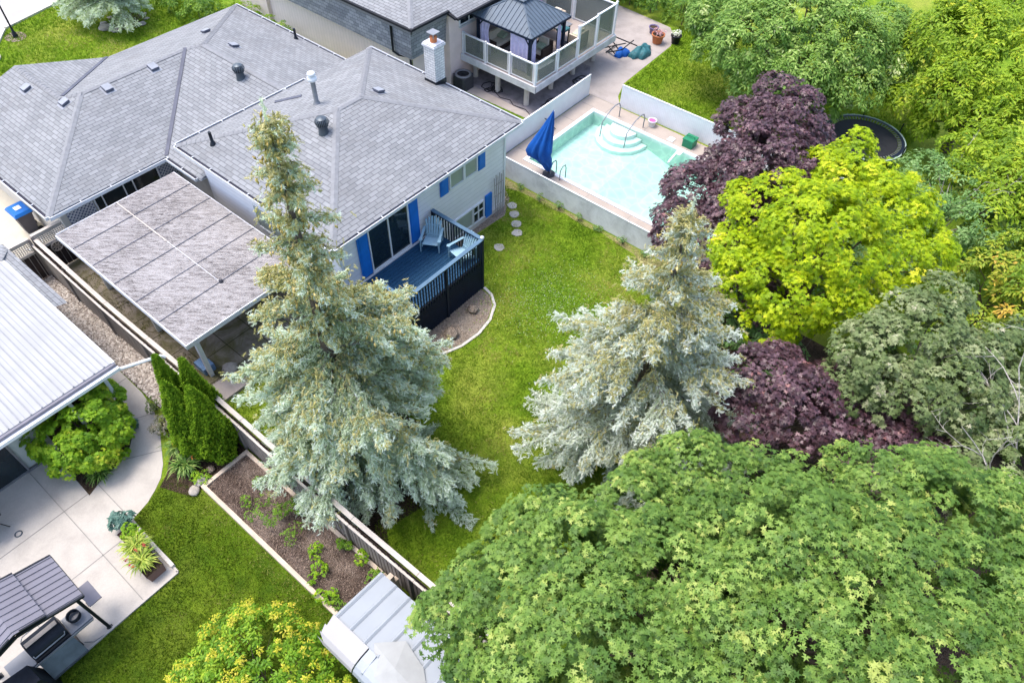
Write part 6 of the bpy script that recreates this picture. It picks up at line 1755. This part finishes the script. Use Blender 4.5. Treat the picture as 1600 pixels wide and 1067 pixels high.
# japanese maple-like shrub by the patio roof
LM = [(x, y, z, r * 1.3) for x, y, z, r in [(1.25, 16.6, 1.5, .75), (.65, 16.3, 1.25, .65), (1.75, 16.75, 1.3, .65), (.95, 15.85, .95, .55), (1.55, 16.1, .95, .6), (.45, 16.9, 1.0, .6), (2.0, 17.1, 1.3, .5), (1.7, 17.4, 1.4, .5), (.35, 16.2, .75, .45), (1.2, 15.75, .6, .45)]]
broad_tree('round_maple_shrub', (1.2, 16.5, 0), LM, L_lime, B_brown, 'dense bright green mounded shrub in the curved bed beside the white patio roof', cat='shrub', leaf=.13, dens=15, clump=.17, leaves=30, seed=50, r0=.05, tone_sd=.14, droop=.6, top=(1.2, 16.5, .7))
# golden privet at the bottom
LP = [(x, y, z + .28, r * 1.2) for x, y, z, r in [(-.6, 7.8, 1.0, .75), (.1, 8.1, 1.1, .6), (.5, 7.3, 1.3, .85), (-.5, 7.0, 1.2, .9), (.9, 6.6, 1.1, .65), (.2, 6.4, 1.3, .9), (-1.1, 7.9, .8, .6), (-.9, 6.3, 1.1, .9), (.9, 5.9, .9, .6), (.3, 5.5, 1.1, .8), (1.0, 7.6, 1.0, .5), (-1.4, 7.2, .9, .7), (.55, 8.2, .95, .45)]]
pv = broad_tree('golden_privet', (0, 6.9, 0), LP, leaf_mat('privet_leaf', [(0, (.05, .14, .01)), (.5, (.16, .32, .015)), (1, (.36, .48, .03))], .3), B_brown, 'large green shrub with yellow new shoots at the bottom edge', cat='shrub', leaf=.10, T=OVAL, dens=9, clump=.2, leaves=36, seed=51, r0=.04, tone_sd=.15, top=(0, 6.9, .6))
rng = np.random.default_rng(52)
P, N, D, ct, C = crown_points([(x, y, z + .06, r) for x, y, z, r in LP], 9, .13, 22, rng, up=1.5, inner=0)
keep = (C[:, 2] > 1.0)[np.repeat(np.arange(len(C)), 22)] & (rng.random(len(C)) < .5)[np.repeat(np.arange(len(C)), 22)]
P = P[keep]; P[:, 2] += rng.uniform(0, .12, len(P))
scatter('yellow_shoots', P, N[keep], D[keep], .075 * rng.uniform(.7, 1.2, len(P)), OVAL, np.clip(rng.normal(.55, .2, len(P)), 0, 1), leaf_mat('yellow_shoot', [(0, (.28, .38, .02)), (.5, (.50, .50, .03)), (1, (.70, .56, .09))], .3), pv, kind='stuff')

# hedges
def hedge(name, x0, y0, x1, y1, hh, mat, label, seed, leaf=.12, dens=260):
    rng = np.random.default_rng(seed); root = empty(name, ((x0 + x1) / 2, (y0 + y1) / 2, 0), label, 'hedge')
    lob = []
    step = .7
    x = x0
    while x <= x1:
        y = y0
        while y <= y1:
            lob.append((x + rng.normal() * .1, y + rng.normal() * .1, hh * rng.uniform(.5, .72), .62 * rng.uniform(.8, 1.2))); lob.append((x, y, hh * .3, .6)); y += step
        x += step
    P, N, D, ct, C = crown_points(lob, 3.2, .26, 34, rng, up=.6)
    scatter('foliage', P, N, D, leaf * rng.uniform(.7, 1.3, len(P)), OVAL, np.clip(.5 + ct * .16 + rng.normal(0, .12, len(P)), 0, 1), mat, root)
    m = MB()
    for l in lob[::5]:
        m = MB(); m.tube([(l[0], l[1], 0), (l[0], l[1], l[2])], [.03, .01], 5, False); m.build('trunk', B_brown, root)
hedge('hedge', 36.8, 15.6, 38.2, 23.5, 1.9, L_hedge, 'dark green hedge along the far end of the concrete path', 60, .16)
hedge('hedge', 19.0, 36.6, 20.2, 41.5, 1.2, L_hedge, 'dark green hedge behind the house roof near the top edge', 61, .13)
hedge('hedge', 20.6, 31.6, 21.1, 37.0, .9, L_lime, 'bright green low hedge between the grey roof and the cream house', 62, .11)
bush('flowering_bush', (20.6, 36.3), .5, .6, L_lime, 'yellow-green bush at the end of the front hedge', 63, .1)
bush('flower_clump', (17.4, 33.6), .3, .3, L_flower_y, 'yellow flower clump by the roof edge in the front garden', 64, .07, n=250, cat='flowers')
bush('climbing_vine', (18.6, 15.9), .35, 1.2, L_lime, 'leafy green climber at the corner of the siding wall and the pool fence', 65, .11, n=900, cat='plant')
bush('blue_green_bush', (38.6, 15.5), 1.0, 2.0, L_hosta, 'pale bluish bush at the top edge beyond the hedge', 66, .16, n=2500)

def strap_clump(name, c, r, hh, mat, label, seed, n=90, z0=0.0, w_=.022, cat='plant', group=None, flower=None, parent=None, pname='leaves'):
    rg = np.random.default_rng(seed); m = MB()
    for i in range(n):
        a = rg.uniform(0, 2 * PI); l = r * rg.uniform(.6, 1.15); x, y = c[0] + rg.normal() * r * .12, c[1] + rg.normal() * r * .12
        prev = None; k = 5
        for j in range(k + 1):
            u = j / k; px = x + l * u * math.cos(a); py = y + l * u * math.sin(a); pz = z0 + hh * (1.9 * u - 1.5 * u * u) * rg.uniform(.97, 1.03) * (1 if i % 3 else 1.3) + .02
            ww = w_ * (1 - u ** 2 * .9); sx, sy = -math.sin(a) * ww, math.cos(a) * ww
            cur = ((px - sx, py - sy, max(z0 + .01, pz)), (px + sx, py + sy, max(z0 + .01, pz)))
            if prev: m.face([prev[0], prev[1], cur[1], cur[0]], True)
            prev = cur
    root = parent or empty(name, (c[0], c[1], z0), label, cat, group)
    o = m.build(pname, mat, root)
    at = o.data.attributes.new('tone', 'FLOAT', 'FACE'); v = np.repeat(rg.random(n), 5)[:len(o.data.polygons)]; at.data.foreach_set('value', v.astype(np.float32))
    if flower:
        fp = np.array([[c[0] + rg.normal() * r * .6, c[1] + rg.normal() * r * .6, z0 + hh * rg.uniform(1.1, 1.5)] for _ in range(flower[1])])
        ms = MB()
        for q in fp: ms.tube([(c[0], c[1], z0), ((c[0] + q[0]) / 2, (c[1] + q[1]) / 2, z0 + hh), tuple(q)], .005, 4, False)
        ms.build('stalks', B_brown, root)
        P = np.repeat(fp, 7, 0) + rg.normal(size=(len(fp) * 7, 3)) * .035
        scatter('flowers', P, unit(rg.normal(size=P.shape) + [0, 0, 1]), rand_dirs(len(P), rg), np.full(len(P), .085), OVAL, rg.random(len(P)), flower[0], root)
    return root
strap_clump('daylily', (2.75, 14.5), .55, .5, L_grassy, 'daylily clump with orange flowers at the path edge below the cedars', 70, 150, flower=(L_flower_o, 5))
strap_clump('daylily', (2.45, 13.85), .5, .45, L_grassy, 'green daylily clump between the curved path and the lawn', 71, 150, flower=(L_flower_o, 2))
strap_clump('ornamental_grass', (.72, 15.55), .42, .35, L_grassy, 'dark strap-leaved clump at the tip of the curved bed', 72, 150)
bush('hosta', (2.2, 16.75), .3, .35, L_hosta, 'blue-green hosta on the right side of the bright shrub', 73, .2, n=160, cat='plant', stems=False)
bush('hosta', (2.08, 16.3), .26, .3, L_hosta, 'smaller blue-green hosta at the bed edge', 74, .18, n=130, cat='plant', stems=False)
bush('rose_bush', (2.75, 15.5), .36, .6, leaf_mat('rose_leaf', [(0, (.09, .10, .06)), (.6, (.22, .22, .15)), (1, (.45, .33, .27))], .2), 'greyish rose bush with faded blooms between the path and the cedars', 75, .07, n=700)
bush('edge_plant', (2.45, 13.15), .28, .3, L_lime, 'small light green plant by the pale corner rock', 76, .08, n=350, cat='plant')
bush('young_plants', (3.05, 16.4), .25, .5, L_grey, 'small greyish plant on the gravel edge behind the cedars', 77, .07, n=300, cat='plant')
# planters
bush('hosta', (.18, 13.55), .3, .35, L_hosta, 'blue-green rosette plant with a red bloom at the patio corner', 78, .22, n=130, cat='plant', stems=False, z0=.2)
bush('potted_foliage', (.14, 13.0), .3, .35, L_lime, 'lime foliage at the upper end of the patio trough', 79, .08, n=700, cat='plant', z0=.34)
strap_clump('potted_grass', (.1, 12.5), .42, .35, leaf_mat('lime_strap', [(0, (.14, .26, .02)), (1, (.50, .56, .10))], .3), 'arching lime grass in the middle of the patio trough', 80, 150, z0=.34)
strap_clump('potted_grass', (-.02, 12.0), .42, .32, bpy.data.materials['lime_strap'], 'spiky lime grass between the trough and the brown planter', 81, 130, z0=.38, flower=(L_flower_r, 4))
bush('pot_flowers', (34.1, 16.95), .3, .3, leaf_mat('pink_petal', [(0, (.35, .2, .2)), (1, (.8, .5, .55))], .2), 'pink flowers in the terracotta pot', 82, .09, n=260, cat='flowers', z0=.45, stems=False)
bush('pot_flowers', (34.75, 16.2), .26, .3, L_white, 'white flowers in the black pot', 83, .09, n=220, cat='flowers', z0=.4, stems=False)
# vegetables
veg = [((3.45, 11.55), .17, .25, 'small round herb near the top of the raised bed beside the fence', .05), ((2.85, 11.45), .14, .2, 'smallest herb at the top left of the raised bed', .05),
       ((3.05, 10.55), .36, .5, 'tallest feathery plant in the raised bed', .06), ((3.55, 10.25), .28, .4, 'leafy plant beside the tallest one, next to the fence', .07),
       ((2.92, 9.62), .28, .35, 'rounded bright plant in the middle of the raised bed', .05), ((3.12, 8.8), .16, .2, 'single light green seedling below the rounded plant', .10),
       ((2.75, 8.35), .26, .25, 'broad-leaved bean plant on the left side of the raised bed', .12), ((2.55, 7.7), .2, .2, 'lower broad-leaved plant near the left timber', .12),
       ((3.68, 8.3), .14, .2, 'small plant against the fence side timber', .08), ((3.72, 7.6), .22, .35, 'light green climber on the fence side of the raised bed', .10), ((3.62, 7.05), .18, .3, 'bright green plant next to the shed roof', .08), ((2.6, 7.2), .16, .15, 'thin seedlings at the lower left of the bed', .05)]
for i, ((x, y), r, hh, lb, lf) in enumerate(veg):
    bush('vegetable_plant', (x, y), r * 1.35, hh * 1.3, L_lime if i in (5, 6, 7, 9) else L_veg, lb, 100 + i, lf, n=int(260 + 900 * r) if lf < .09 else int(60 + 200 * r), cat='plant', group='plants in the raised bed', z0=.18, stems=False, lobes=5)
# weeds along the pool fence
rgw = np.random.default_rng(90)
for i, (y, lb) in enumerate(((14.6, 'dry weeds at the pool fence nearest the house'), (13.6, 'thin weeds at the pool fence beside the first post'), (12.6, 'tall thin weeds in the middle of the pool fence'), (11.6, 'low weeds along the middle of the pool fence'),
                            (10.6, 'bushy weeds at the pool fence past the middle'), (9.4, 'leafy weeds against the stained fence panel'), (8.4, 'weeds at the pool fence just left of the spruce top'), (7.5, 'tall weeds where the pool fence meets the purple foliage'))):
    bush('weeds', (19.35, y), .16 + .03 * (i % 3), .35 + .1 * (i % 2), L_shrub, lb, 91 + i, .07, n=220, cat='weeds', group='weeds along the pool fence', lobes=4)

# ---------------- grass and small ground cover
def in_poly(P, poly):
    x, y = P[:, 0], P[:, 1]; ins = np.zeros(len(P), bool); n = len(poly); j = n - 1
    for i in range(n):
        xi, yi = poly[i]; xj, yj = poly[j]
        c_ = ((yi > y) != (yj > y)) & (x < (xj - xi) * (y - yi) / (yj - yi + 1e-12) + xi); ins ^= c_; j = i
    return ins
DRY = [(11.7, 10.4, .8), (10.0, 8.6, .8), (14.1, 10.8, .6), (18.7, 12.6, .6), (18.8, 9.4, .8), (9.2, 7.2, .7), (17.6, 13.8, .5), (13.0, 7.4, .7), (15.8, 12.2, .8), (16.8, 8.0, .9), (12.2, 9.2, .6)] + [(2.1, 6.0 + .55 * i, .22 + .1 * (i % 3)) for i in range(12)] + [(13.0, 40.2, 1.3), (11.0, 38.5, .9), (14.3, 38.0, 1.0), (.9, 12.6, .3), (-.4, 10.2, .4), (.8, 9.6, .5)]
def grass(name, poly, dens, label_seed, excl=(), hgt=.055, shift=0.0, mat=None):
    rng = np.random.default_rng(label_seed)
    xs_ = [p[0] for p in poly]; ys_ = [p[1] for p in poly]
    area = (max(xs_) - min(xs_)) * (max(ys_) - min(ys_)); n = int(area * dens)
    P = np.stack([rng.uniform(min(xs_), max(xs_), n), rng.uniform(min(ys_), max(ys_), n)], 1)
    ok = in_poly(P, poly)
    for e in excl: ok &= ~in_poly(P, e)
    P = P[ok]; n = len(P)
    patch = np.sin(P[:, 0] * 1.3 + np.sin(P[:, 1] * .9) * 2) * np.sin(P[:, 1] * 1.1 + np.cos(P[:, 0] * .7) * 2)
    fine = np.sin(P[:, 0] * 7.1 + 3 * np.sin(P[:, 1] * 2.3)) * np.sin(P[:, 1] * 6.3 + 2 * np.sin(P[:, 0] * 3.1))
    tone = np.clip(.45 + shift + .22 * patch + .1 * fine + rng.normal(0, .2, n), 0, 1)
    for sx_, sy_, sr_ in DRY:
        dd_ = ((P[:, 0] - sx_) ** 2 + (P[:, 1] - sy_) ** 2) / sr_ ** 2
        tone = tone + .55 * np.exp(-dd_) * (rng.random(n) < .8)
    tone = np.clip(tone, 0, 1)
    S = hgt * rng.uniform(.6, 1.5, n) * (1 + .25 * fine)
    P3 = np.concatenate([P, (S * .45)[:, None]], 1)
    D = unit(np.stack([rng.normal(0, .55, n), rng.normal(0, .55, n), np.ones(n)], 1))
    N = unit(np.cross(D, rand_dirs(n, rng)))
    T = (np.array([(-.16, -.5, 0), (.16, -.5, 0), (0, .55, .1)]), np.array([(0, 1, 2)]))
    return scatter(name, P3, N, D, S, T, tone, mat or L_blade, None, kind='stuff')
mulch = [(13.95, 14.5), (13.9, 12.02), (13.8, 11.6), (13.5, 11.13), (12.8, 10.75), (12.1, 10.68), (11.36, 10.75), (10.8, 10.94), (9.7, 11.5), (9.2, 12), (9.2, 15.1), (13.9, 15)]
grass('back_lawn_grass', [(4.2, 14.9), (9.3, 14.9), (13.9, 14.1), (17.7, 14.05), (18.3, 14.6), (19.1, 15.3), (19.25, 13), (19.25, 9.6), (18.6, 7), (18.2, 4), (4.2, 2.5)], 1500, 200, (mulch, [(4.2, 12.0), (5.4, 12.0), (7.3, 11.0), (7.5, 9.6), (6.8, 8.6), (5.8, 8.0), (4.8, 8.3), (4.2, 7.5)]))
grass('left_lawn_grass', [(-4, 11.25), (.45, 11.25), (.5, 13.6), (1.0, 13.68), (1.5, 13.9), (1.9, 14.1), (2.25, 12.9), (2.27, 5.4), (-4, 5.4)], 1500, 201, mat=L_blade2)
grass('front_lawn_grass', [(8.2, 38.9), (10.1, 41.0), (10.3, 41.6), (11.7, 43.4), (15.9, 44.4), (19, 47), (22, 40), (19, 31), (6, 31), (6, 36)], 420, 202, hgt=.09)
grass('far_lawn_grass', [(27.7, 14.9), (28.2, 15.5), (29.4, 15.9), (34.3, 16.1), (36.6, 17.0), (38, 14), (38, 3), (27.8, 3)], 520, 203, hgt=.08)
grass('strip_grass', [(19.1, 16.8), (23.65, 16.8), (23.4, 22.6), (19.1, 22.6)], 900, 204, hgt=.07)
# clover
rng = np.random.default_rng(205)
n = 900
P = np.stack([15.0 + rng.normal(0, 1.0, n), 9.6 + rng.normal(0, 1.0, n), np.full(n, .055)], 1)
scatter('clover_flowers', P, unit(rng.normal(size=(n, 3)) * .3 + [0, 0, 1]), rand_dirs(n, rng), np.full(n, .035), OVAL, rng.random(n), L_white, None, kind='stuff')
n = 9000
P = np.stack([15.1 + rng.normal(0, 1.15, n), 9.7 + rng.normal(0, 1.05, n), rng.uniform(.03, .07, n)], 1)
scatter('clover_leaves', P, unit(rng.normal(size=(n, 3)) * .45 + [0, 0, 1]), rand_dirs(n, rng), rng.uniform(.04, .07, n), OVAL, np.clip(rng.normal(.4, .2, n), 0, 1), L_lime, None, kind='stuff')
# gravel
n = 9000
P = np.stack([rng.uniform(3.18, 3.95, n), rng.uniform(16.2, 24.4, n), rng.uniform(.02, .06, n)], 1)
gl_m = leaf_mat('river_stone', [(0, (.17, .14, .12)), (.5, (.38, .33, .29)), (1, (.62, .57, .52))], 0, .3, .8)
ct_ = (np.array([(.5, 0, 0), (0, .42, 0), (-.5, 0, 0), (0, -.42, 0), (0, 0, .38)]), np.array([(0, 1, 4, 4), (1, 2, 4, 4), (2, 3, 4, 4), (3, 0, 4, 4)]))
scatter('gravel', P, unit(rng.normal(size=(n, 3)) * .35 + [0, 0, 1]), rand_dirs(n, rng), rng.uniform(.06, .13, n), ct_, rng.random(n), gl_m, None, kind='stuff')
# litter under the big trees and moss beside the fence
n = 3500
P = np.stack([rng.uniform(4.3, 5.2, n), rng.uniform(15.5, 24, n), rng.uniform(.012, .05, n)], 1)
P = P[rng.random(n) < .35 + .5 * np.sin(P[:, 1] * 1.7) ** 2]; n = len(P)
scatter('moss_and_litter', P, unit(rng.normal(size=(n, 3)) * .5 + [0, 0, 1]), rand_dirs(n, rng), rng.uniform(.03, .08, n), OVAL, rng.random(n), leaf_mat('litter', [(0, (.05, .05, .015)), (.6, (.12, .12, .03)), (1, (.22, .17, .10))], .1), None, kind='stuff')
n = 5000
P = np.stack([rng.uniform(2.45, 3.8, n), rng.uniform(6.45, 12.75, n), rng.uniform(.17, .21, n)], 1)
scatter('bark_mulch', P, unit(rng.normal(size=(n, 3)) * .5 + [0, 0, 1]), rand_dirs(n, rng), rng.uniform(.02, .05, n), OVAL, rng.random(n), leaf_mat('bark_chip', [(0, (.07, .045, .035)), (.6, (.20, .14, .11)), (1, (.42, .33, .26))], 0, .2, .9), None, kind='stuff')
